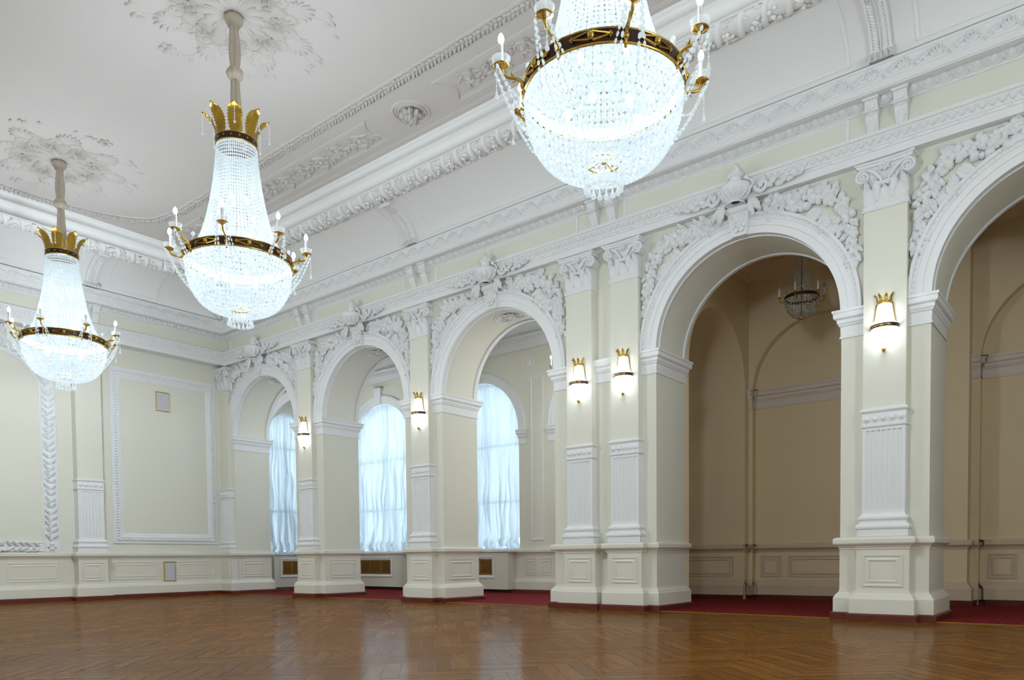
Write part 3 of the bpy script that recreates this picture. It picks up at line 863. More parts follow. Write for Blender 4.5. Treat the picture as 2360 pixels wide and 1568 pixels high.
# ribs on the cove
def rib(A, u, lab):
    q = MB(); W = .135
    N = 22
    def pt(t, du, h):
        (s, z), nrm = coveat(t); return A(u + du, s + h * nrm[0], z + h * nrm[1])
    rows = []
    for k in range(N + 1):
        t = .03 + .95 * k / N; h = .075 + .02 * math.sin(PI * t)
        rows.append([pt(t, -W, 0), pt(t, -W, h), pt(t, -W + .03, h + .015), pt(t, -W + .045, h - .015), pt(t, -.02, h - .015), pt(t, 0, h + .02), pt(t, .02, h - .015), pt(t, W - .045, h - .015), pt(t, W - .03, h + .015), pt(t, W, h), pt(t, W, 0)])
    q.grid(rows)
    for half in (-1, 1):
        for k in range(15):
            t = .08 + .60 * k / 15
            pl = lambda a, v, s: pt(v, a, s + .075)
            L = .05
            g = []
            for j in range(5):
                tt = j / 4; w = .05 * math.sin(PI * min(1, tt * .8 + .15)); g.append([pl(half * (.02 + .09 * tt) , t + .055 * tt + dw, (.015 + .035 * math.sin(PI * tt)) * (1 if abs(dw) < .001 else .3)) for dw in (-w * .5, 0, w * .5)])
            q.grid(g, 0, True)
    for j in range(7):   # fluting at the upper end
        g = [[pt(t, -W + .03 + j * .035 + e, .085 + hh) for e, hh in ((-.012, 0), (0, .022), (.012, 0))] for t in (.72, .78, .84, .9)]
        q.grid(g, 0, True)
    # scroll at the top and leaf foot at the bottom
    (s, z), nn = coveat(.96)
    q.tube([A(u - .17, s + .0, z - .06), A(u - .12, s, z - .06), A(u, s, z - .06), A(u + .12, s, z - .06), A(u + .17, s, z - .06)], [.045, .065, .055, .065, .045], 10)
    for j in range(5):
        pl = lambda a, v, st: A(a, .375 + .05 + st, v)
        leaf(q, pl, u + (j - 2) * .055, 7.98, -PI / 2 + (j - 2) * .18, .13, .08, .05, .06, .8, rows=6)
    q.grid([[A(u - W - .02, .37, zz), A(u - W - .02, .37 + ss, zz), A(u + W + .02, .37 + ss, zz), A(u + W + .02, .37, zz)] for zz, ss in ((7.87, .09), (7.92, .12), (7.96, .10), (8.0, .10))])
    o = q.build('cove_rib', 'cove', None, A(u, .37, 7.9)); tag(o, lab, 'bracket', 'leafy ribs on the ceiling cove')
    # shallow raised fields either side
    return o
AY = lambda u, s, z: (u, -s, z); AX = lambda u, s, z: (XE + s, u, z)
rib(AY, fps[2] + .15, 'leafy plaster rib on the ceiling cove left of the nearest chandelier')
rib(AY, fps[4] + .03, 'leafy plaster rib on the ceiling cove near the top right corner')
rib(AX, -3.87, 'leafy plaster rib on the cove above the left wall')
b = MB()
def covefield(A, u0, u1):
    for (ua, ub) in ((u0, u0 + .05), (u1 - .05, u1)):
        g = []
        for k in range(15):
            t = .1 + .84 * k / 14; (s, z), nn = coveat(t)
            g.append([A(uu, s + h * nn[0], z + h * nn[1]) for uu, h in ((ua, 0), (ua, .014), (ub, .014), (ub, 0))])
        b.grid(g)
    for t0, t1 in ((.07, .11), (.93, .97)):
        g = []
        for uu in (u0, u1):
            r_ = []
            for t, h in ((t0, 0), (t0, .014), (t1, .014), (t1, 0)):
                (s, z), nn = coveat(t); r_.append(A(uu, s + h * nn[0], z + h * nn[1]))
            g.append(r_)
        b.grid(g)
c2, c4 = fps[2] + .15, fps[4] + .03
covefield(AY, c2 + .42, c4 - .42); covefield(AY, c4 + .42, 25.); covefield(AY, 2.4, c2 - .42)
covefield(AX, -3.45, -2.2); covefield(AX, -9., -4.29)
struct('trim_8', b, 'cove')
# leaf sprig in the cove corner
q = MB()
for k in range(9):
    a = (k - 4) * .3
    d = Vector((XE + .375, -.375, 7.86))
    st = d + Vector((.05, -.05, .05)); dr = Vector((.707 + .5 * math.sin(a), -.707 + .5 * math.sin(a), .75)).normalized()
    L = .75 - .09 * abs(k - 4)
    q.tube([tuple(st + dr * L * t + Vector((.3, -.3, -.1)) * t * t * .2) for t in (0, .25, .5, .75, 1)], [.02, .045, .05, .035, .005], 6)
o = q.build('corner_leaf_spray', 'cove', None, (XE + .4, -.4, 7.9)); tag(o, 'pale plaster leaf spray rising in the corner of the cove', 'relief')

# ------------------------------------------------------------------ ceiling field: border mouldings, relief panels, laurel band, medallions
b = MB()
YI, XI = -3.22, 4.35                     # inner field line on arcade side; where the bow starts on the left
def laurel(mb, path, rng, w=.075):
    n = 0; acc = 0
    for i in range(len(path) - 1):
        a, c = Vector(path[i]), Vector(path[i + 1]); L = (c - a).length; d = (c - a) / L; nn = Vector((-d.y, d.x))
        rows = []
        for p in (a, c): rows.append([PC(*(p + nn * q), s) for q, s in ((-.13, 0), (-.12, .018), (-.095, .02), (-.085, .008), (.085, .008), (.095, .02), (.12, .018), (.13, 0))])
        mb.grid(rows)
        k = 0.; ang = math.atan2(d.y, d.x)
        while k < L:
            p = a + d * k
            for sg in (-1, 1):
                leaf(mb, PC, p.x, p.y, ang + sg * rng.uniform(.5, .9), rng.uniform(.10, .13), .055, .01, .045, .5, rows=5)
            if int(k * 10) % 3 == 0: dome(mb, PC, p.x, p.y, .032, .032, .05, .012, 7, 3)
            k += .085
rg = random.Random(5)
bow = []
for k in range(15):
    t = k / 14; bow.append((XI - .35 - 1.15 * math.sin(PI / 2 * t) ** 1.0 * (1.), YI - .1 - 2.45 * (1 - math.cos(PI / 2 * t))))
path = [(25.5, YI), (XI + .25, YI)]
laurel(b, path, rg)
laurel(b, [(XI + .25, YI), (XI, YI - .05)] + bow + [(bow[-1][0], bow[-1][1] - 2.)], rg)
for sp in (1.98, ):
    pass
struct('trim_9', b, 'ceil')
def scrollpanel(u0, u1, lab, capL=True, capR=True):
    q = MB(); va, vb = -2.14, -2.84
    pr = [(0, 0), (.01, .02), (.04, .02), (.05, .006), (.07, .012), (.08, 0)]
    # outline with hollow ends facing the rosettes
    def outline(d):
        out = []
        n = 8
        out += [(u0 + d + (.20 * math.sin(PI * k / n) if capL else 0), vb + d + (va - vb - 2 * d) * k / n) for k in range(n + 1)]
        out += [(u1 - d - (.20 * math.sin(PI * k / n) if capR else 0), va - d - (va - vb - 2 * d) * k / n) for k in range(n + 1)]
        return out
    rows = list(zip(*[[PC(x, y, s) for x, y in outline(d)] for d, s in pr]))
    q.grid([list(r_) for r_ in rows], 0, False, loop=True)
    vc = (va + vb) / 2; n = max(2, int((u1 - u0) / .62)); rng = random.Random(int(u0 * 7))
    for k in range(n):
        u = u0 + .3 + (u1 - u0 - .6) * (k + .5) / n; sg = 1 if k % 2 else -1
        sp = spiral(u, vc + sg * .03, .20, 1.7, -sg * PI / 2, sg, 28, .12)
        stem(q, PC, sp, [.028 - .0006 * i for i in range(29)], h=1.3)
        dome(q, PC, u, vc + sg * .03, .05, .05, .04, 0, 8, 3)
        for j in range(7):
            p_ = sp[2 + j * 3]; a = math.atan2(p_[1] - vc, p_[0] - u) + sg * .9
            leaf(q, PC, p_[0], p_[1], a, .13, .06, .0, .04, .5, rows=5)
        for j in range(4):
            leaf(q, PC, u + (u1 - u0) / n * .5, vc + rng.uniform(-.05, .05), rng.uniform(0, 2 * PI), .2, .08, .0, .04, .4, rows=6)
    o = q.build('ceiling_relief_panel', 'ceil', None, ((u0 + u1) / 2, vc, ZC)); tag(o, lab, 'relief', 'scrollwork panels on the ceiling border')
scrollpanel(5.2, 10.55, 'long ceiling panel of leaf scrolls left of the ceiling rosette')
scrollpanel(12.25, 17.4, 'long ceiling panel of leaf scrolls right of the ceiling rosette')
scrollpanel(3.2, 4.7, 'short ceiling panel of leaf scrolls near the far corner')
b = MB()
for v in (-1.93, -1.97): stem(b, PC, [(XE + 1.9, v), (25., v)], .014)
for u in (XE + 1.93,): stem(b, PC, [(u, -1.9), (u, -9)], .014)
struct('trim_10', b, 'ceil')
# rosette
q = MB(); c = (11.40, -2.49)
for rr, w in ((.33, .03), (.27, .02), (.22, .018)):
    stem(q, PC, [(c[0] + rr * math.cos(2 * PI * k / 40), c[1] + rr * math.sin(2 * PI * k / 40)) for k in range(41)], w)
for k in range(8): leaf(q, PC, *c, 2 * PI * k / 8, .20, .13, .02, .09, .5, rows=6)
for k in range(6): leaf(q, PC, *c, 2 * PI * k / 6 + .3, .13, .10, .06, .10, .6, rows=6)
for k in range(5): dome(q, PC, c[0] + .04 * math.cos(1.25 * k), c[1] + .04 * math.sin(1.25 * k), .05, .05, .09, .08, 8, 3)
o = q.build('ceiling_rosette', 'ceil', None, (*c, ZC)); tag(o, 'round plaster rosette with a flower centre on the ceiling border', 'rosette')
# medallions over the chandeliers
CH = [(4.80, -5.84), (11.13, -5.78), (17.47, -5.78)]
ML = ['leafy plaster ceiling medallion above the leftmost chandelier', 'leafy plaster ceiling medallion above the middle chandelier']
for i in range(2):
    q = MB(); cx, cy = CH[i]; rng = random.Random(80)
    for k in range(12):
        a = 2 * PI * k / 12
        leaf(q, PC, cx + .16 * math.cos(a), cy + .16 * math.sin(a), a, .42, .13, .0, .026, .5, rows=9)
        leaf(q, PC, cx + .16 * math.cos(a + .26), cy + .16 * math.sin(a + .26), a + .26, .26, .07, .0, .026, .6, rows=7)
    for k in range(8):
        a = 2 * PI * k / 8 + .2
        for sg in (-1, 1):
            ux, uy = cx + .78 * math.cos(a + sg * .2), cy + .78 * math.sin(a + sg * .2)
            sp = spiral(ux, uy, .17, 1.5, a + PI, sg, 24, .15)
            stem(q, PC, sp, [.022 - .0005 * t for t in range(25)], h=1.0)
            for j in range(5):
                p_ = sp[j * 4]; leaf(q, PC, p_[0], p_[1], math.atan2(p_[1] - uy, p_[0] - ux) + sg * .8, .13, .06, .0, .026, .6, rows=5)
        dome(q, PC, cx + .62 * math.cos(a), cy + .62 * math.sin(a), .05, .05, .06, 0, 8, 3)
        for j in range(7):
            b2 = a + PI / 8 + (j - 3) * .11
            leaf(q, PC, cx + .9 * math.cos(a + PI / 8), cy + .9 * math.sin(a + PI / 8), b2 + (j - 3) * .22, .34 - .03 * abs(j - 3), .08, .0, .026, .6, rows=7)
        for j in range(4):
            rr = 1.28 + .09 * rng.random(); b2 = a + (j - 3) * .12
            leaf(q, PC, cx + rr * math.cos(b2), cy + rr * math.sin(b2), b2 + rng.uniform(-1, 1), .15, .07, .0, .026, .6, rows=5)
        if k % 4 == 0:
            ux, uy = cx + 1.45 * math.cos(a), cy + 1.45 * math.sin(a)
            for j in range(6): leaf(q, PC, ux, uy, j * PI / 3, .13, .08, .0, .03, .6, rows=5)
            dome(q, PC, ux, uy, .04, .04, .06, .02, 7, 3)
    for k in range(8):
        a = 2 * PI * k / 8 + .2
        stem(q, PC, [(cx + r_ * math.cos(a + .25 * math.sin(r_ * 4)), cy + r_ * math.sin(a + .25 * math.sin(r_ * 4))) for r_ in [.1 + .055 * i_ for i_ in range(26)]], [.014 - .0004 * i_ for i_ in range(26)])
    o = q.build('ceiling_medallion', 'ceil', None, (cx, cy, ZC)); tag(o, ML[i], 'medallion', 'ceiling medallions')

# ------------------------------------------------------------------ left wall: dado, pilaster, two framed fields
mbs = [MB() for _ in range(4)]
wainscot(mbs, PL, YB, -.02, [(-1.58, -.40), (-3.30, -2.02), (-5.72, -4.55), (-7.1, -5.95), (-9, -8)])
q = MB(); plinemould(q, PL, [(.004, .43), (.004, 1.05)], YB, -.02)
for i, nm in enumerate(('baseboard_left', 'trim_11', 'baseboard_left_skirting', 'trim_12')):
    struct(nm, mbs[i], 'skirt' if i == 2 else 'dado')
struct('wall_left_dado', q, 'dado')
root = thing('wall_pilaster', 'fluted pilaster on the left wall between the arched and the square frame', 'pilaster', (XL, -3.87, 0))
pilaster(root, PL, -3.87, w=.62, dp=.26, z_cap=6.05, z_top=6.68)
root = thing('wall_frame', 'square white moulded frame on the left wall beside the corner', 'frame', (XL, -1.8, 3.8))
q = MB()
FR = [(0, 0), (0, .03), (.045, .03), (.05, .02), (.06, .02), (.065, .035), (.15, .035), (.155, .05), (.18, .05), (.20, .03), (.235, .03), (.25, .012), (.27, .01), (.28, 0)]
frame(q, PL, FR, -3.24, -.29, 1.47, 6.15)
nv = 62
for k in range(nv):
    z = 1.57 + (6.05 - 1.57) * (k + .5) / nv
    for u in (-3.24 + .108, -.29 - .108):
        dome(q, PL, u, z, .042, .026, .04, .034, 8, 2)
nu = 40
for k in range(nu):
    u = -3.15 + (3.15 - .38) * (k + .5) / nu
    for z in (1.47 + .108, 6.15 - .108): dome(q, PL, u, z, .026, .042, .04, .034, 8, 2)
q.build('frame_moulding', 'white', root)
root = thing('wall_frame', 'arched white leaf-carved frame on the left wall, cut by the left edge', 'frame', (XL, -5.85, 3.8))
q = MB(); yc, zc_, ri, ro = -5.85, 5.12, .93, 1.32
bp = [(0, 0), (.0, .02), (.03, .035), (.06, .012), (.33, .012), (.36, .035), (.385, .02), (.39, 0)]
archband(q, PL, yc, zc_, [(ri + d, s) for d, s in bp], 0, PI, 40)
for sg in (-1, 1):
    q.grid([[PL(yc + sg * (ri + d), z, s) for d, s in bp] for z in (1.24, zc_)])
q.grid([[PL(u, 1.24 + (.25 - d * .64), s) for d, s in bp] for u in (yc - ri, yc + ri)])
rng = random.Random(21)
def laurelwall(u, v, ang):
    for sg in (-1, 1):
        leaf(q, PL, u, v, ang + sg * rng.uniform(.55, .85), rng.uniform(.17, .21), .085, .01, .07, .5, rows=6)
    if rng.random() < .6: dome(q, PL, u + .03 * math.cos(ang + 1.6), v + .03 * math.sin(ang + 1.6), .03, .03, .05, .02, 7, 3)
for sg in (-1, 1):
    z = 1.55
    while z < zc_:
        laurelwall(yc + sg * (ri + .195), z, PI / 2); z += .155
a = .08
while a < PI - .05:
    laurelwall(yc + (ri + .195) * math.cos(a), zc_ + (ri + .195) * math.sin(a), a + (PI / 2 if a < PI / 2 else -PI / 2)); a += .14
u = yc - ri
while u < yc + ri:
    laurelwall(u, 1.365, 0 if u < yc else PI); u += .15
for sg in (-1, 1):
    for k in range(6): leaf(q, PL, yc + sg * (ri + .195), 1.37, k * PI / 3, .11, .07, .01, .05, .5, rows=5)
# leafy crest beside the arch top
for k in range(14):
    leaf(q, PL, yc + 1.35 * math.cos(.6 + k * .07), zc_ + 1.38 * math.sin(.6 + k * .07), .5 + .6 * rng.random(), .22, .10, .01, .07, .5, rows=6)
q.build('frame_moulding', 'white', root)
q = MB(); q.add([PL(yc + ri * math.cos(PI * k / 30), zc_ + ri * math.sin(PI * k / 30), .003) for k in range(31)] + [PL(yc - ri, 1.45, .003), PL(yc + ri, 1.45, .003)], [tuple(range(33))])
q.build('field', 'cream', root)
# two small gilt-edged panels
def smallpanel(u0, u1, v0, v1, s, lab, fw=.025):
    root = thing('vent_cover', lab, 'vent', PL((u0 + u1) / 2, v0, s), 'gilt-edged covers on the left wall')
    q = MB(); frame(q, lambda a, b_, s_: PL(a, b_, s_ + s), [(0, -.02), (0, .015), (fw * .4, .018), (fw, .012), (fw, 0)], u0, u1, v0, v1); q.build('frame', 'gold', root)
    q = MB(); q.quad(PL(u0 + fw * .5, v0 + fw * .5, s + .006), PL(u1 - fw * .5, v0 + fw * .5, s + .006), PL(u1 - fw * .5, v1 - fw * .5, s + .006), PL(u0 + fw * .5, v1 - fw * .5, s + .006)); q.build('panel', 'paper', root)
smallpanel(-2.02, -1.62, 5.15, 5.69, .0, 'small grey panel in a thin gilt frame, high inside the square frame')
smallpanel(-1.92, -1.58, .42, .97, .015, 'small grey panel in a gilt frame low in the dado of the left wall')

# ------------------------------------------------------------------ aisle: dado, entablature, windows, radiators, curtains
mbs = [MB() for _ in range(4)]
dark = [MB() for _ in range(4)]; dimp = MB()
wainscot(mbs, PB, 0., P[3][0], [(8.62, 8.98), (9.12, 9.5), (4.35, 4.72), (4.85, 5.25), (.05, .4), (.55, .95)])
# dark bays: niche wall, reveal, back
PBn = lambda u, v, s: (u, YW + .2 - s, v)
for (c, r) in NB:
    wainscot(dark, PBn, c - r, c + r, [(c - r + .12, c - r + .58), (c - r + .72, c + .55), (c + .70, c + r - .12)])
    plinemould(dimp, PBn, IMP, c - r, c + r)
edges = [x1] + [e for c, r in NB for e in (c - r, c + r)] + [XR]
for k in range(0, len(edges), 2):
    wainscot(dark, PB, edges[k], edges[k + 1], []); plinemould(dimp, PB, IMP, edges[k], edges[k + 1])
for (c, r) in NB:
    for sg in (-1, 1):
        PR = lambda u, v, s, sg=sg, c=c, r=r: (c + sg * (r - s), u, v)
        for i_, pf in ((0, BASE), (1, RAIL), (2, SKIRT)): plinemould(dark[i_], PR, pf, YW, YW + .2)
        plinemould(dimp, PR, IMP, YW, YW + .2)
# jamb of the cross passage and the pier by the wall
PJb = lambda u, v, s: (u, 4.08 - s, v)
wainscot(dark, PJb, x0 + .25, x1, [(x0 + .45, x1 - .25)])
wainscot(dark, PXf, 1.3, 4.08, [])
PXe = lambda u, v, s: (x1 + s, u, v)
wainscot(dark, PXe, 4.08, YW, [])
px0, px1 = P[4][0], P[4][1] - .06
for pf, i_ in ((BASE, 0), (RAIL, 1), (SKIRT, 2)): rectmould(dark[i_], pf, px0, px1, YW - .32, YW)
for i, nm in enumerate(('baseboard_aisle', 'trim_13', 'baseboard_aisle_skirting', 'trim_14')): struct(nm, mbs[i], 'skirt' if i == 2 else 'dado')
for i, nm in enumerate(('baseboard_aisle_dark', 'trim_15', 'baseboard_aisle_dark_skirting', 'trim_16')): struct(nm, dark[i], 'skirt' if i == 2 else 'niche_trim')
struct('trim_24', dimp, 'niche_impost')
# entablature of the lit aisle
b = MB()
pf = [(-.05, 6.68), (.10, 6.68), (.10, 6.80), (.12, 6.81), (.12, 6.86), (.11, 6.87), (.11, 6.99), (.15, 7.0), (.15, 7.04), (.03, 7.05), (.03, 7.42), (.08, 7.45), (.12, 7.54), (.2, 7.55), (.2, 7.63), (.24, 7.66), (.27, 7.82), (.3, 7.85), (.3, 7.95)]
plinemould(b, PB, pf, 0., P[3][0])
band_leaf(b, lambda u, v, s: (u, YW - .11 - s, v), .1, P[3][0], .14)
eggs(b, lambda u, v, s: (u, YW - s + .04, v), .1, P[3][0], .22)
struct('trim_17', b, 'white')
# window arches, keystones, pilaster strips with framed fields
b = MB()
WPRO = [(0, 0), (0, .03), (.12, .03), (.125, .05), (.20, .05), (.215, .065), (.25, .065), (.26, 0)]
for c, r in WB:
    archband(b, PB, c, ZI - .12, [(r + d, s) for d, s in WPRO], 0, PI, 44)
    b.grid([[PB(c - hw, z, 0), PB(c - hw, z, s), PB(c + hw, z, s), PB(c + hw, z, 0)] for hw, z, s in ((.10, ZI - .15 + r, .09), (.16, ZI + .30 + r, .12), (.19, ZI + .30 + r, .15), (.19, ZI + .36 + r, .15))])
    for sg in (-1, 1):
        u0, u1 = (c + r, c + r + .27) if sg > 0 else (c - r - .27, c - r)
        b.grid([[PB(u0, z, 0), PB(u0 - s * .4, z, s), PB(u1 + s * .4, z, s), PB(u1, z, 0)] for s, z in [(s_, z_ - .12) for s_, z_ in IMP]])
        if sg > 0: dome(b, PB, c + sg * 1.86, 6.30, .12, .12, .03, 0, 16, 2)
        if sg > 0: stem(b, PB, [(c + sg * 1.86 + .17 * math.cos(t), 6.30 + .17 * math.sin(t)) for t in [2 * PI * i / 20 for i in range(21)]], .02)
    frame(b, PB, [(0, 0), (.005, .025), (.03, .03), (.05, .0)], c + 1.92, c + 2.36, 1.45, 5.9)
struct('trim_18', b, 'white')
def curtain(pw, c, r, zs, lab, seed):
    rng = random.Random(seed); nu, nv = 150, 90
    ph = [rng.uniform(0, 6.3) for _ in range(8)]
    q = MB(); rows = []
    for j in range(nv + 1):
        t = j / nv; row = []
        for i in range(nu + 1):
            u = -1 + 2 * i / nu; x = u * (r - .03)
            top = zs + math.sqrt(max(0, (r - .02) ** 2 - x * x)); z0 = SILL + .03
            z = z0 + (top - z0) * t
            amp = .035 + .06 * (1 - t)
            uw = u + .05 * math.sin(4.1 * u + 2.3 * t + ph[4]) + .02 * math.sin(11 * u - 5 * t + ph[7])
            f = amp * (.7 * math.sin(19 * uw + ph[0]) + .6 * math.sin(41 * uw + ph[1] + 3 * math.sin(2.5 * t)) + .45 * math.sin(83 * uw + ph[2] - 4 * t) + .3 * math.sin(29 * uw - 17 * t + ph[5]))
            f += .05 * math.exp(-((z - 4.0) / .22) ** 2) * math.sin(9 * u + ph[3])            # gathered waist
            f += .07 * math.sin(5 * u + 2.2 * z + ph[5]) * math.sin(1.6 * z + ph[6])
            if z < z0 + .35:                                                                     # puffed hem
                k = 1 - (z - z0) / .35; f += .10 * math.sin(PI * k) + .02 * math.sin(31 * u + 9 * k)
                z += .05 * math.sin(13 * u + ph[7]) * k * k + .03 * math.sin(37 * u) * k
            row.append(pw(c + x, max(z, SILL + .005), f - .12))
        rows.append(row)
    q.grid(rows, 0, True)
    o = q.build('window_curtain', 'curtain', None, pw(c, SILL, -.12)); tag(o, lab, 'curtain', 'sheer curtains in the aisle windows')
CLB = ['sheer white curtain in the narrow slice of window seen through the leftmost arch', 'sheer white curtain in the window seen through the second arch',
       'sheer white curtain in the window seen through the third arch']
WINS = [(PEND, EW[0], EW[1], EW[2])] + [(PB, c, r, ZI - .12) for c, r in WB]
for k, (pw, c, r, zs) in enumerate(WINS):
    if k < 3: curtain(pw, c, r, zs, CLB[k], 31 + k)
    b = MB(); PW = lambda u, v, s: pw(u, v, s - .36)
    def bar(u0, u1, v0, v1):
        q_ = [PW(u0, v0, 0), PW(u1, v0, 0), PW(u1, v1, 0), PW(u0, v1, 0), PW(u0, v0, .06), PW(u1, v0, .06), PW(u1, v1, .06), PW(u0, v1, .06)]
        b.add(q_, [(0, 1, 2, 3), (4, 5, 6, 7), (0, 1, 5, 4), (1, 2, 6, 5), (2, 3, 7, 6), (3, 0, 4, 7)])
    archband(b, PW, c, zs, [(r, 0), (r, .06), (r - .07, .06), (r - .07, 0)], 0, PI, 30)
    for u in (-r + .035, 0, r - .035): bar(c + u - .035, c + u + .035, SILL, zs + (r - .05 if u == 0 else 0))
    for z in (SILL + .035, 2.6, zs - .3): bar(c - r, c + r, z - .035, z + .035)
    w = struct('window_%d' % (k + 1), b, 'sashwhite')
    q = MB(); q.add([PW(c + (r - .02) * math.cos(PI * i / 24), zs + (r - .02) * math.sin(PI * i / 24), .03) for i in range(25)] + [PW(c - r + .02, SILL, .03), PW(c + r - .02, SILL, .03)], [tuple(range(27))]); q.build('pane', 'glass', w)
    if k == 3: continue
    b = MB(); v8 = [pw(u, z, s_) for u in (c - r + .05, c + r - .05) for s_ in (-.14, .36 if k else .26) for z in (SILL - .05, SILL)]
    b.add(v8, [(0, 1, 3, 2), (4, 6, 7, 5), (0, 4, 5, 1), (2, 3, 7, 6), (0, 2, 6, 4), (1, 5, 7, 3)]); struct('trim_%d' % (19 + k), b, 'white')
RL = ['radiator casing with brass grille in the narrow gap of the leftmost arch', 'radiator casing with brass grille seen through the second arch', 'radiator casing with brass grille under the window in the third arch']
for k in range(3):
    pw, c, r, zs = WINS[k]; dep = .30 if k else .2
    root = thing('radiator_casing', RL[k], 'radiator cover', pw(c, 0, dep), 'radiator casings under the windows')
    gx, g0, g1 = (.74 if k else .55), .50, .96; hw = 1.3 if k else .85
    def bx(q, u0, u1, s0, s1, z0, z1):
        q.add([pw(u, z, s_) for u in (u0, u1) for s_ in (s0, s1) for z in (z0, z1)], [(0, 1, 3, 2), (4, 6, 7, 5), (0, 4, 5, 1), (2, 3, 7, 6), (0, 2, 6, 4), (1, 5, 7, 3)])
    q = MB()
    bx(q, c - hw, c - gx, 0, dep, .10, SILL - .05); bx(q, c + gx, c + hw, 0, dep, .10, SILL - .05)
    bx(q, c - gx, c + gx, 0, dep, .10, g0); bx(q, c - gx, c + gx, 0, dep, g1, SILL - .05)
    q.build('body', 'dado', root)
    PRd = lambda u, v, s: pw(u, v, s + dep)
    q = MB(); frame(q, PRd, [(-.09, 0), (-.085, .025), (-.06, .03), (-.03, .012), (0, .01), (0, -.03)], c - gx, c + gx, g0, g1); q.build('moulding', 'white', root)
    q = MB(); bx(q, c - gx, c + gx, dep - .06, dep - .05, g0, g1); q.build('backing', 'grilleback', root)
    q = MB(); n = 46
    for i in range(n):
        u = c - gx + (i + .5) * 2 * gx / n; bx(q, u - .005, u + .005, dep - .02, dep - .01, g0, g1)
    for i in range(14):
        z = g0 + (i + .5) * (g1 - g0) / 14; bx(q, c - gx, c + gx, dep - .018, dep - .012, z - .002, z + .002)
    for u in (c - gx + .02, c - gx * .36, c + gx * .36, c + gx - .02): bx(q, u - .025, u + .025, dep - .02, dep, g0, g1)
    for z in (g0 + .02, g1 - .02): bx(q, c - gx, c + gx, dep - .02, dep, z - .02, z + .02)
    q.build('grille', 'brassgrille', root)

# ------------------------------------------------------------------ chandeliers
def strandsurf(mb, prof, nst, zstep, wf=.50, hf=.56, ctr=(0, 0, 0), a0=0., a1=2 * PI, flat=.6):
    """crystals hung on strands over a surface of revolution given by prof [(r, z)] from top to bottom"""
    # arc-length sampling
    seg = [0]
    for (ra, za), (rb, zb) in zip(prof, prof[1:]): seg.append(seg[-1] + math.hypot(rb - ra, zb - za))
    L = seg[-1]; n = int(L / zstep)
    for k in range(n):
        d = (k + .5) * L / n; i = 0
        while seg[i + 1] < d and i < len(seg) - 2: i += 1
        f = (d - seg[i]) / (seg[i + 1] - seg[i]); r = prof[i][0] + f * (prof[i + 1][0] - prof[i][0]); z = prof[i][1] + f * (prof[i + 1][1] - prof[i][1])
        tr, tz = prof[i + 1][0] - prof[i][0], prof[i + 1][1] - prof[i][1]; tl = math.hypot(tr, tz); tr /= tl; tz /= tl
        m = nst
        sp = (a1 - a0) * r / m
        while sp < zstep * .45 and m > 6: m //= 2; sp = (a1 - a0) * r / m
        w = sp * wf; h = L / n * hf
        for j in range(m):
            a = a0 + (a1 - a0) * (j + .5 * (k % 2) * 0 + .5) / m
            ca, sa = math.cos(a), math.sin(a)
            c = (ctr[0] + r * ca, ctr[1] + r * sa, ctr[2] + z)
            # flat diamond facing outward
            ax = Vector((tr * ca, tr * sa, tz)); tg = Vector((-sa, ca, 0)); nn = ax.cross(tg)
            C = Vector(c); v = []
            for (q1, q2) in ((0, 1), (.75, .62), (1, 0), (.75, -.62), (0, -1), (-.75, -.62), (-1, 0), (-.75, .62)):
                v.append(tuple(C + tg * (w * q1) + ax * (h * q2)))
            v.append(tuple(C + nn * (w * flat))); v.append(tuple(C - nn * (w * flat)))
            fs = [(q, (q + 1) % 8, 8) for q in range(8)] + [((q + 1) % 8, q, 9) for q in range(8)]
            mb.add(v, fs, 0, False)
def chain(mb, pts, size, mi=0):
    """beads threaded along a path"""
    P_ = [Vector(p) for p in pts]; acc = 0.; L = sum((b_ - a_).length for a_, b_ in zip(P_, P_[1:])); n = max(2, int(L / (size * 2.1)))
    i = 0; d0 = 0.
    for k in range(n):
        d = (k + .5) * L / n
        while d0 + (P_[i + 1] - P_[i]).length < d and i < len(P_) - 2: d0 += (P_[i + 1] - P_[i]).length; i += 1
        s_ = P_[i + 1] - P_[i]; p = P_[i] + s_ * ((d - d0) / s_.length)
        mb.bead(p, size * .62, size, 6, mi, s_)
def teardrop(mb, c, w, L, mi=0):
    mb.lathe([(.004, 0), (.18 * w, -.3 * L), (.55 * w, -.62 * L), (w, -.82 * L), (.85 * w, -.93 * L), (.02 * w, -L)], c, 8, mi, True)
def palmette(mb, base, out, up, L, W, lean, n=11):
    """gilt feather leaf rising from a ring, leaning outward and curling at the tip"""
    o = Vector(base); O = Vector(out); U = Vector((0, 0, 1)); Tn = U.cross(O)
    rows = []
    for k in range(2 * n + 1):
        t = k / (2 * n)
        w = W * (.52 + .48 * math.sin(PI * min(1, t * 1.0)) ** .8) * min(1., max(0., (1.005 - t) / .16)) ** .5
        if k % 2 and 1 < k < 2 * n - 1: w *= .80
        pos = o + U * (L * math.sin(t * 1.35) / math.sin(1.35) * .97) + O * (lean * (t ** 2.2))
        row = []
        for q, e in ((-1, .018), (-.55, .004), (0, .016), (.55, .004), (1, .018)):
            row.append(tuple(pos + Tn * (w * q) + O * (-e * 1.2 + .02) - U * (abs(q) * .03)))
        rows.append(row)
    mb.grid(rows, 0, True)

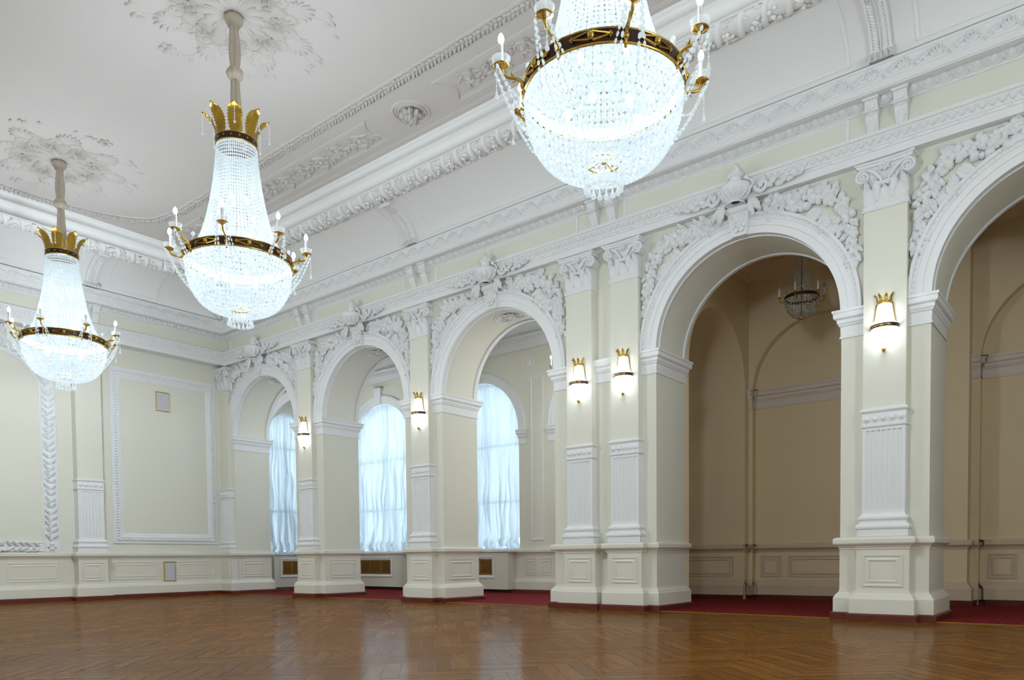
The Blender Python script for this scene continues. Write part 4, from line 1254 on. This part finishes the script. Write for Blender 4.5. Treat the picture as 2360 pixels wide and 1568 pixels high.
def chandelier(loc, lab):
    """origin on the axis at height 5.42 (main hoop)"""
    X, Y, Z = loc
    root = thing('chandelier', lab, 'chandelier', loc, 'crystal chandeliers in the hall')
    def zz(z): return Z + z - 5.42
    q = MB(); q.lathe([(.0, zz(8.975) - Z), (.12, zz(8.975) - Z), (.135, zz(8.93) - Z), (.12, zz(8.88) - Z), (.075, zz(8.85) - Z), (.07, zz(8.83) - Z), (.085, zz(8.82) - Z), (.05, zz(8.80) - Z), (0, zz(8.80) - Z)], (X, Y, Z), 20)
    q.build('ceiling_cap', 'ribbon', root)
    # gathered cloth sleeve in two lengths, knot between
    q = MB()
    for (za, zb, w0, w1) in ((8.82, 8.22, .055, .075), (8.05, 7.12, .055, .075)):
        rows = []
        for k in range(15):
            t = k / 14; z = zz(za + (zb - za) * t); r0 = w0 + (w1 - w0) * math.sin(PI * (t ** 1.3))
            rows.append([(X + r0 * (1 + .22 * math.cos(5 * a + 1.5 * t)) * math.cos(a), Y + r0 * (1 + .22 * math.cos(5 * a + 1.5 * t)) * math.sin(a), z) for a in [2 * PI * j / 40 for j in range(40)]])
        q.grid(rows, 0, True, closed=True)
    q.build('cord_sleeve', 'ribbon', root)
    q = MB(); rows = []
    for k in range(11):
        t = k / 10; z = zz(8.245 - .20 * t); r0 = .055 + .062 * math.sin(PI * t) ** .7
        rows.append([(X + r0 * (1 + .07 * math.cos(9 * a)) * math.cos(a), Y + r0 * (1 + .07 * math.cos(9 * a)) * math.sin(a), z) for a in [2 * PI * j / 36 for j in range(36)]])
    q.grid(rows, 0, True, closed=True); q.build('sleeve_knot', 'ribbon', root)
    # crown
    q = MB(); q.lathe([(.275, zz(7.08) - Z), (.29, zz(7.08) - Z), (.292, zz(7.17) - Z), (.275, zz(7.17) - Z), (.275, zz(7.08) - Z)], (X, Y, Z), 48, 0, False)
    cb = q.build('crown_band', 'bronze', root)
    q = MB()
    for z in (7.075, 7.172): q.lathe([(.285, zz(z) - .01 - Z), (.302, zz(z) - Z), (.285, zz(z) + .01 - Z)], (X, Y, Z), 48)
    for k in range(16):
        a = 2 * PI * k / 16; q.ball((X + .294 * math.cos(a), Y + .294 * math.sin(a), zz(7.125)), .014, nu=6, nv=4)
    q.build('gilt_trim', 'gold', cb)
    for k in range(8):
        a = 2 * PI * k / 8 + .2; O = (math.cos(a), math.sin(a), 0)
        q = MB(); palmette(q, (X + .27 * O[0], Y + .27 * O[1], zz(7.17)), O, None, .37, .112, .19); lf = q.build('crown_leaf', 'gilt', root)
        q = MB(); tp = Vector((X + .465 * O[0], Y + .465 * O[1], zz(7.51)))
        chain(q, [tp, tp - Vector((0, 0, .26))], .014); teardrop(q, tuple(tp - Vector((0, 0, .25))), .018, .07); q.build('pendant', 'crystal_chain', lf)
    # tent of crystals
    q = MB(); tent = [(.283, 7.07), (.30, 6.85), (.335, 6.55), (.385, 6.25), (.44, 6.0), (.515, 5.75), (.60, 5.56), (.69, 5.45)]
    strandsurf(q, [(r_, z - 5.42) for r_, z in tent], 64, .05, .50, .54, (X, Y, Z)); t_ = q.build('crystal_tent', 'crystal', root); t_['kind'] = 'stuff'
    q = MB()
    for k in range(48):
        a = 2 * PI * k / 48; q.bead((X + .287 * math.cos(a), Y + .287 * math.sin(a), zz(7.045)), .011, .03, 5)
    q.build('crystal_fringe', 'crystal_chain', root)
    # hoop
    q = MB(); q.lathe([(.735, -.055), (.755, -.055), (.758, .055), (.74, .055), (.735, -.055)], (X, Y, Z), 72, 0, False); hp = q.build('hoop', 'bronze', root)
    q = MB(); q.lathe([(.733, -.056), (.733, .056)], (X, Y, Z), 72, 0, False); q.build('added_hoop_reflector', 'candle', hp)  # added white reflector inside the hoop, brightens the gaps between crystals
    q = MB()
    for z in (-.06, .06): q.lathe([(.745, z - .012), (.768, z), (.745, z + .012)], (X, Y, Z), 72)
    for k in range(8):
        a0 = 2 * PI * (k + .5) / 8 + AO
        def onh(da, dz): return (X + .768 * math.cos(a0 + da), Y + .768 * math.sin(a0 + da), Z + dz)
        q.ball(onh(0, 0), .036, nu=8, nv=5)
        for sg in (-1, 1):
            for zz_ in (-1, 1): q.tube([onh(sg * .02, zz_ * .036), onh(sg * .22, zz_ * .004)], .011, 5)
            q.ball(onh(sg * .235, 0), .014, nu=6, nv=4); q.ball(onh(sg * .22, .018), .01, nu=5, nv=3); q.ball(onh(sg * .22, -.018), .01, nu=5, nv=3)
    q.build('gilt_ornament', 'gold', hp)
    # bowl of crystals
    q = MB(); bowl = []
    for k in range(17):
        a = PI / 2 * k / 16; bowl.append((.14 + .605 * math.cos(a) ** .70 if k < 16 else .15, -.07 - .69 * math.sin(a)))
    strandsurf(q, bowl, 72, .072, .50, .56, (X, Y, Z)); t_ = q.build('crystal_bowl', 'crystal', root); t_['kind'] = 'stuff'
    # bottom ring, dish and drops
    q = MB(); q.tube([(X + .165 * math.cos(a), Y + .165 * math.sin(a), zz(4.73)) for a in [2 * PI * j / 28 for j in range(29)]], .011, 6, cap=False)
    for k in range(4):
        a = PI * k / 2; q.tube([(X + .165 * math.cos(a), Y + .165 * math.sin(a), zz(4.73)), (X, Y, zz(4.77))], .008, 5)
    q.ball((X, Y, zz(4.75)), .035); q.build('bottom_ring', 'gold', root)
    q = MB(); q.lathe([(.0, zz(4.545) - Z), (.06, zz(4.555) - Z), (.085, zz(4.585) - Z), (.09, zz(4.62) - Z), (.0, zz(4.62) - Z)], (X, Y, Z), 16); q.build('bottom_dish', 'crystal_chain', root)
    for k in range(16):
        a = 2 * PI * k / 16; px, py = X + .167 * math.cos(a), Y + .167 * math.sin(a)
        q = MB(); chain(q, [(px, py, zz(4.725)), (px, py, zz(4.58))], .018); teardrop(q, (px, py, zz(4.595)), .030, .13); q.build('drop', 'crystal_chain', root)
    # arms
    for k in range(8):
        a = 2 * PI * k / 8 + AO; ca, sa = math.cos(a), math.sin(a)
        def at(r_, dz): return (X + r_ * ca, Y + r_ * sa, Z + dz)
        q = MB(); pts = [(.745, -.005), (.79, .03), (.84, .035), (.89, .025), (.935, .03), (.965, .065), (.975, .11), (.975, .15)]
        pts = [(.74, -.09), (.765, -.05), (.775, -.0)] + [(.80, .03), (.85, .045), (.90, .045), (.945, .06), (.97, .095), (.975, .135)]
        q.tube([at(*p_) for p_ in pts], [.010, .016, .020, .018, .015, .014, .014, .015, .018], 7)
        q.ball(at(.77, -.02), .032, nu=8, nv=5); q.ball(at(.755, -.095), .018, nu=6, nv=4)
        q.tube([at(.86, .05), at(.88, .085), at(.875, .115)], [.012, .009, .003], 5); q.tube([at(.83, .035), at(.855, .01), at(.88, .0)], [.011, .008, .003], 5)
        q.lathe([(.015, 0), (.03, .01), (.055, .022), (.075, .03), (.078, .036), (.04, .034), (.022, .05), (.02, .06), (0, .06)], at(.975, .115), 14)
        arm = q.build('arm', 'gold', root)
        q = MB(); rows = []
        for rr, dz in ((.02, .0), (.05, .004), (.075, .022), (.088, .05)):
            rows.append([(X + .975 * ca + rr * (1 + .05 * (j % 2)) * math.cos(2 * PI * j / 24), Y + .975 * sa + rr * (1 + .05 * (j % 2)) * math.sin(2 * PI * j / 24), Z + .165 + dz) for j in range(24)])
        q.grid(rows, 0, True, closed=True); q.build('glass_cup', 'crystal_chain', arm)
        q = MB(); q.lathe([(.0, 0), (.019, 0), (.019, .17), (.012, .175), (.0, .175)], at(.975, .175), 12); q.build('candle', 'candle', arm)
        q = MB(); q.lathe([(.010, 0), (.024, .02), (.030, .042), (.027, .065), (.015, .09), (.002, .105)], at(.975, .345), 12); q.build('bulb', 'bulb', arm)
        # pendant under each cup and chains to the bowl
        def one(nm, fn):
            q = MB(); fn(q); q.build(nm, 'crystal_chain', arm)
        for sg in (-1, 1):
            b0 = a + sg * .06; o_ = (X + 1.03 * math.cos(b0), Y + 1.03 * math.sin(b0), Z + .13)
            if sg == 1:
                def pend(q, o_=o_):
                    chain(q, [o_, (o_[0], o_[1], o_[2] - .22)], .013); teardrop(q, (o_[0], o_[1], o_[2] - .20), .022, .13)
                one('pendant', pend)
            e = a + sg * PI / 8; end = (X + .66 * math.cos(e), Y + .66 * math.sin(e), Z - .30)
            pts = [(o_[0] + (end[0] - o_[0]) * t, o_[1] + (end[1] - o_[1]) * t, o_[2] + (end[2] - o_[2]) * t - .16 * math.sin(PI * t)) for t in [i / 12 for i in range(13)]]
            one('bead_chain', lambda q, pts=pts: chain(q, pts, .023))
            e2 = a + sg * PI / 16; end = (X + .56 * math.cos(e2), Y + .56 * math.sin(e2), Z - .52)
            pts = [(o_[0] + (end[0] - o_[0]) * t, o_[1] + (end[1] - o_[1]) * t, o_[2] + (end[2] - o_[2]) * t - .13 * math.sin(PI * t)) for t in [i / 14 for i in range(15)]]
            one('bead_chain', lambda q, pts=pts: chain(q, pts, .027))
        def ros(q):
            q.bead(at(.72, .17), .03, .035, 6); chain(q, [at(.75, .06), at(.72, .15)], .011)
        one('crystal_flower', ros)
    # lamps burning inside the tent and the bowl
    for (rr, dz, n) in ((.34, -.25, 6), (.22, .35, 4), (.14, .9, 3)):
        for k in range(n):
            a = 2 * PI * k / n + dz; q = MB(); q.ball((X + rr * math.cos(a), Y + rr * math.sin(a), Z + dz), .035, .035, .05, nu=8, nv=6)
            q.build('inner_lamp', 'bulb', root)
    return root
AO = R(0)
def chlights(loc, kk=1.):
    for dz, en, rd in ((-.28, 270, .30), (.35, 70, .2), (1.2, 14, .15)):
        l = bpy.data.lights.new('chandelier_lamp', 'POINT'); l.energy = en * kk; l.shadow_soft_size = rd; l.color = (.80, .915, 1.)
        o = bpy.data.objects.new('chandelier_lamp', l); COL.objects.link(o); o.location = (loc[0], loc[1], loc[2] + dz); ROOM.append(o)
    for dz, en, rd in ((-.20, 3., .12), (.40, 1.8, .1), (1.1, 1., .08)):
        l = bpy.data.lights.new('chandelier_glow', 'POINT'); l.energy = en; l.shadow_soft_size = rd; l.color = (.80, .915, 1.)
        o = bpy.data.objects.new('chandelier_glow', l); COL.objects.link(o); o.location = (loc[0], loc[1], loc[2] + dz)
ROOM = []
# turn so that arms stand as in the photograph (one nearly facing the camera)
fx, fy = 21.33 - CH[1][0], -12 - CH[1][1]
AO = math.atan2(fy, fx) - R(12)
ch0 = chandelier((*CH[0], 5.42), 'lit crystal chandelier on the left, farthest from the viewer')
dup(ch0, (*CH[1], 5.42), 'lit crystal chandelier in the middle, with its gilt crown fully visible')
dup(ch0, (*CH[2], 5.42), 'large lit crystal chandelier nearest the viewer, cut off by the top edge')
dup(ch0, (23.8, -5.78, 5.42), 'lit crystal chandelier added out of view beyond the right edge to brighten that side')  # unseen extra chandelier, added because the right side was too dark
for c in CH: chlights((*c, 5.42))
chlights((23.8, -5.78, 5.42), 1.25)  # stronger lamps of the added chandelier, fill for the right side

# smaller chandeliers in the aisle
def small_chandelier(loc, lab, lit):
    X, Y, Z = loc; cm = 'crystal' if lit else 'crystal_dim'; cc = 'crystal_chain' if lit else 'crystal_dim'
    root = thing('aisle_chandelier', lab, 'chandelier', loc, 'small chandeliers in the aisle')
    top = .98
    q = MB(); ce = (7.95 if lit else 7.35) - Z
    q.tube([(X, Y, Z + ce), (X, Y, Z + top)], .008, 6); q.lathe([(0, ce), (.07, ce), (.05, ce - .05), (0, ce - .06)], (X, Y, Z), 12); q.build('hanging_rod', 'gold', root)
    q = MB(); q.lathe([(.085, top - .14), (.10, top - .14), (.105, top - .06), (.085, top - .06)], (X, Y, Z), 24); q.build('crown_band', 'bronze', root)
    for k in range(6):
        a = 2 * PI * k / 6 + .4; O = (math.cos(a), math.sin(a), 0)
        q = MB(); palmette(q, (X + .09 * O[0], Y + .09 * O[1], Z + top - .07), O, None, .20, .045, .10, 7); q.build('crown_leaf', 'gilt', root)
    q = MB(); strandsurf(q, [(.09, top - .14), (.105, .60), (.15, .32), (.21, .12), (.28, .03)], 30, .042, .40, .46, loc); t_ = q.build('crystal_tent', cm, root); t_['kind'] = 'stuff'
    q = MB(); q.lathe([(.30, -.025), (.315, -.025), (.315, .03), (.30, .03), (.30, -.025)], loc, 40, 0, False)
    q.tube([(X, Y, Z + top - .1), (X, Y, Z - .38)], .010, 6); q.build('hoop', 'bronze', root)
    q = MB(); strandsurf(q, [(.305, -.03), (.30, -.12), (.26, -.23), (.18, -.33), (.06, -.385)], 34, .045, .42, .46, loc); t_ = q.build('crystal_bowl', cm, root); t_['kind'] = 'stuff'
    q = MB(); q.lathe([(.07, -.375), (.08, -.39), (.05, -.41), (.02, -.42), (.025, -.44), (.0, -.47)], loc, 14); q.build('finial', 'gold', root)
    for k in range(6):
        a = 2 * PI * k / 6 + .55; ca, sa = math.cos(a), math.sin(a)
        at = lambda r_, dz: (X + r_ * ca, Y + r_ * sa, Z + dz)
        q = MB(); q.tube([at(.31, -.02), at(.33, -.07), at(.37, -.085), at(.405, -.05), at(.41, .0)], .009, 6)
        q.lathe([(.01, 0), (.035, .012), (.038, .018), (.015, .03), (0, .03)], at(.41, .0), 10); arm = q.build('arm', 'gold', root)
        q = MB(); q.lathe([(0, 0), (.018, 0), (.018, .15), (0, .155)], at(.41, .03), 10); q.build('candle', 'candle', arm)
        q = MB(); q.lathe([(.008, 0), (.02, .02), (.022, .04), (.012, .07), (.002, .085)], at(.41, .185), 10); q.build('bulb', 'bulb' if lit else 'bulb_off', arm)
    if lit:
        l = bpy.data.lights.new('aisle_lamp', 'POINT'); l.energy = 110; l.shadow_soft_size = .25; l.color = (.88, .95, 1.)
        o = bpy.data.objects.new('aisle_lamp', l); COL.objects.link(o); o.location = (X, Y, Z - .15)
    return root
small_chandelier((ARCH[2][0], 2.70, 5.50), 'lit small chandelier half hidden behind the edge of the third arch', True)
small_chandelier((ARCH[0][0] + .25, 2.70, 5.50), 'lit small chandelier with one candle showing in the second arch', True)
small_chandelier((ARCH[3][0] + .1, 2.70, 5.88), 'unlit small chandelier hanging in the dark arch on the right', False)

# ------------------------------------------------------------------ wall lamps on the pilasters
def sconce(x, lab):
    yb = -DP; Z = 4.24; X = x; Y = yb
    root = thing('wall_lamp', lab, 'wall lamp', (x, yb, Z), 'crystal wall lamps on the pilasters')
    A0, A1 = PI, 2 * PI
    q = MB(); q.lathe([(.085, .33), (.098, .335), (.10, .365), (.085, .37)], (X, Y, Z), 20, 0, True, A0, A1); q.tube([(X + .17, Y - .01, Z - .02), (X + .135, Y - .01, Z + .1), (X + .105, Y - .01, Z + .34)], .008, 5)
    q.tube([(X - .17, Y - .01, Z - .02), (X - .135, Y - .01, Z + .1), (X - .105, Y - .01, Z + .34)], .008, 5); q.box(X - .06, X + .06, Y - .03, Y, Z - .1, Z + .3)
    q.build('gilt_frame', 'gold', root)
    for k in range(4):
        a = PI + PI * (k + .5) / 4; O = (math.cos(a), math.sin(a), 0)
        q = MB(); palmette(q, (X + .085 * O[0], Y + .085 * O[1], Z + .365), O, None, .115, .026, .05, 6); q.build('crown_leaf', 'gilt', root)
    q = MB(); strandsurf(q, [(.092, .325), (.10, .22), (.125, .11), (.165, .03)], 20, .03, .46, .48, (X, Y, Z), A0, A1); t_ = q.build('crystal_tent', 'crystal_sconce', root); t_['kind'] = 'stuff'
    q = MB(); q.lathe([(.175, -.025), (.19, -.025), (.192, .025), (.178, .025), (.175, -.025)], (X, Y, Z), 28, 0, False, A0, A1); q.build('hoop', 'bronze', root)
    q = MB()
    for z in (-.0, ): q.lathe([(.188, z - .012), (.197, z), (.188, z + .012)], (X, Y, Z), 28, 0, True, A0 + .2, A1 - .9)
    q.build('gilt_line', 'gold', root)
    q = MB(); strandsurf(q, [(.18, -.03), (.178, -.10), (.155, -.18), (.11, -.235), (.04, -.265)], 22, .034, .46, .48, (X, Y, Z), A0, A1); t_ = q.build('crystal_bowl', 'crystal_sconce', root); t_['kind'] = 'stuff'
    q = MB()
    for k in range(6):
        a = PI + PI * k / 5; q.bead((X + .035 * math.cos(a), Y - .03 + .03 * math.sin(a), Z - .285), .009, .025, 5)
    q.build('fringe', 'crystal_chain', root)
    q = MB(); q.lathe([(.005, -.29), (.028, -.305), (.032, -.32), (.018, -.345), (.003, -.365)], (X, Y - .035, Z), 12); q.build('finial', 'gold', root)
    q = MB(); q.ball((X, Y - .07, Z - .10), .03); q.ball((X, Y - .05, Z + .15), .025); q.build('inner_lamp', 'bulb', root)
    for dz, en in ((-.12, 7.), (.15, 4.)):
        l = bpy.data.lights.new('wall_lamp_bulb', 'POINT'); l.energy = en; l.shadow_soft_size = .06; l.color = (.92, .97, 1.)
        o = bpy.data.objects.new('wall_lamp_bulb', l); COL.objects.link(o); o.location = (X, Y - .10, Z + dz)
sconce(fps[1] + .03, 'smallest lit wall lamp, on the second pier left of the middle window')
sconce(fps[2] + .03, 'lit wall lamp on the pier between the second and third arches')
sconce(13.42, 'lit wall lamp on the left pilaster of the double pier')
sconce(14.38, 'lit wall lamp on the right pilaster of the double pier')
sconce(fps[4] + .03, 'largest lit wall lamp, on the right pier between the dark arches')

# ------------------------------------------------------------------ light
w = bpy.data.worlds.new('daylight'); sc.world = w; w.use_nodes = True
bg = w.node_tree.nodes['Background']; bg.inputs[0].default_value = (.70, .84, 1., 1); bg.inputs[1].default_value = 2.2
for pw, c, r, zs in WINS:
    l = bpy.data.lights.new('window_daylight', 'AREA'); l.shape = 'RECTANGLE'; l.size = 2 * r; l.size_y = zs + r - SILL; l.energy = 1
    l.cycles.is_portal = True
    o = bpy.data.objects.new('window_daylight', l); COL.objects.link(o); o.location = pw(c, (SILL + zs + r) / 2, -.43); o.rotation_euler = (R(-90), 0, 0) if pw is PB else (R(90), 0, R(-90))

# the strong lamps are balanced against their own crystals: they light the hall, the small ones light the crystals
excl = bpy.data.collections.new('lamp_crystals')
for o in list(COL.objects):
    if o.type == 'MESH' and o.data.materials and o.data.materials[0] in (M['crystal'], M['crystal_chain']): excl.objects.link(o)
for ob in ROOM:
    ob.light_linking.receiver_collection = excl; ob.light_linking.blocker_collection = excl
for ent in list(excl.collection_objects):
    ent.light_linking.link_state = 'EXCLUDE'

# ------------------------------------------------------------------ camera
cam = bpy.data.cameras.new('camera'); co = bpy.data.objects.new('camera', cam); COL.objects.link(co)
f_px, cy_px, yaw, pitch, roll = 1717.063, 1348.771, R(51.00457), R(-2.036), R(-.55988)
F = Vector((-math.cos(yaw), math.sin(yaw), 0)); Rr = Vector((math.sin(yaw), math.cos(yaw), 0)); U = Vector((0, 0, 1))
F, U = F * math.cos(pitch) + U * math.sin(pitch), U * math.cos(pitch) - F * math.sin(pitch)
Rr, U = Rr * math.cos(roll) + U * math.sin(roll), U * math.cos(roll) - Rr * math.sin(roll)
mt = Matrix((Rr, U, -F)).transposed().to_4x4(); mt.translation = (21.3304, -12., .9638)
co.matrix_world = mt
cam.sensor_width = 36; cam.sensor_fit = 'HORIZONTAL'; cam.lens = f_px / 2360 * 36; cam.shift_y = (cy_px - 784) / 2360
cam.clip_start = .05; cam.clip_end = 200
sc.camera = co
vs = sc.view_settings; vs.view_transform = 'Standard'; vs.look = 'None'; vs.gamma = 1; vs.exposure = 0.08
try: vs.use_curve_mapping = False
except Exception: pass
sc.cycles.use_denoising = True; sc.cycles.use_light_tree = False
sc.cycles.max_bounces = 5; sc.cycles.diffuse_bounces = 3; sc.cycles.glossy_bounces = 3; sc.cycles.transparent_max_bounces = 10
sc.cycles.use_adaptive_sampling = True; sc.cycles.adaptive_threshold = .08
sc.cycles.sample_clamp_indirect = 6
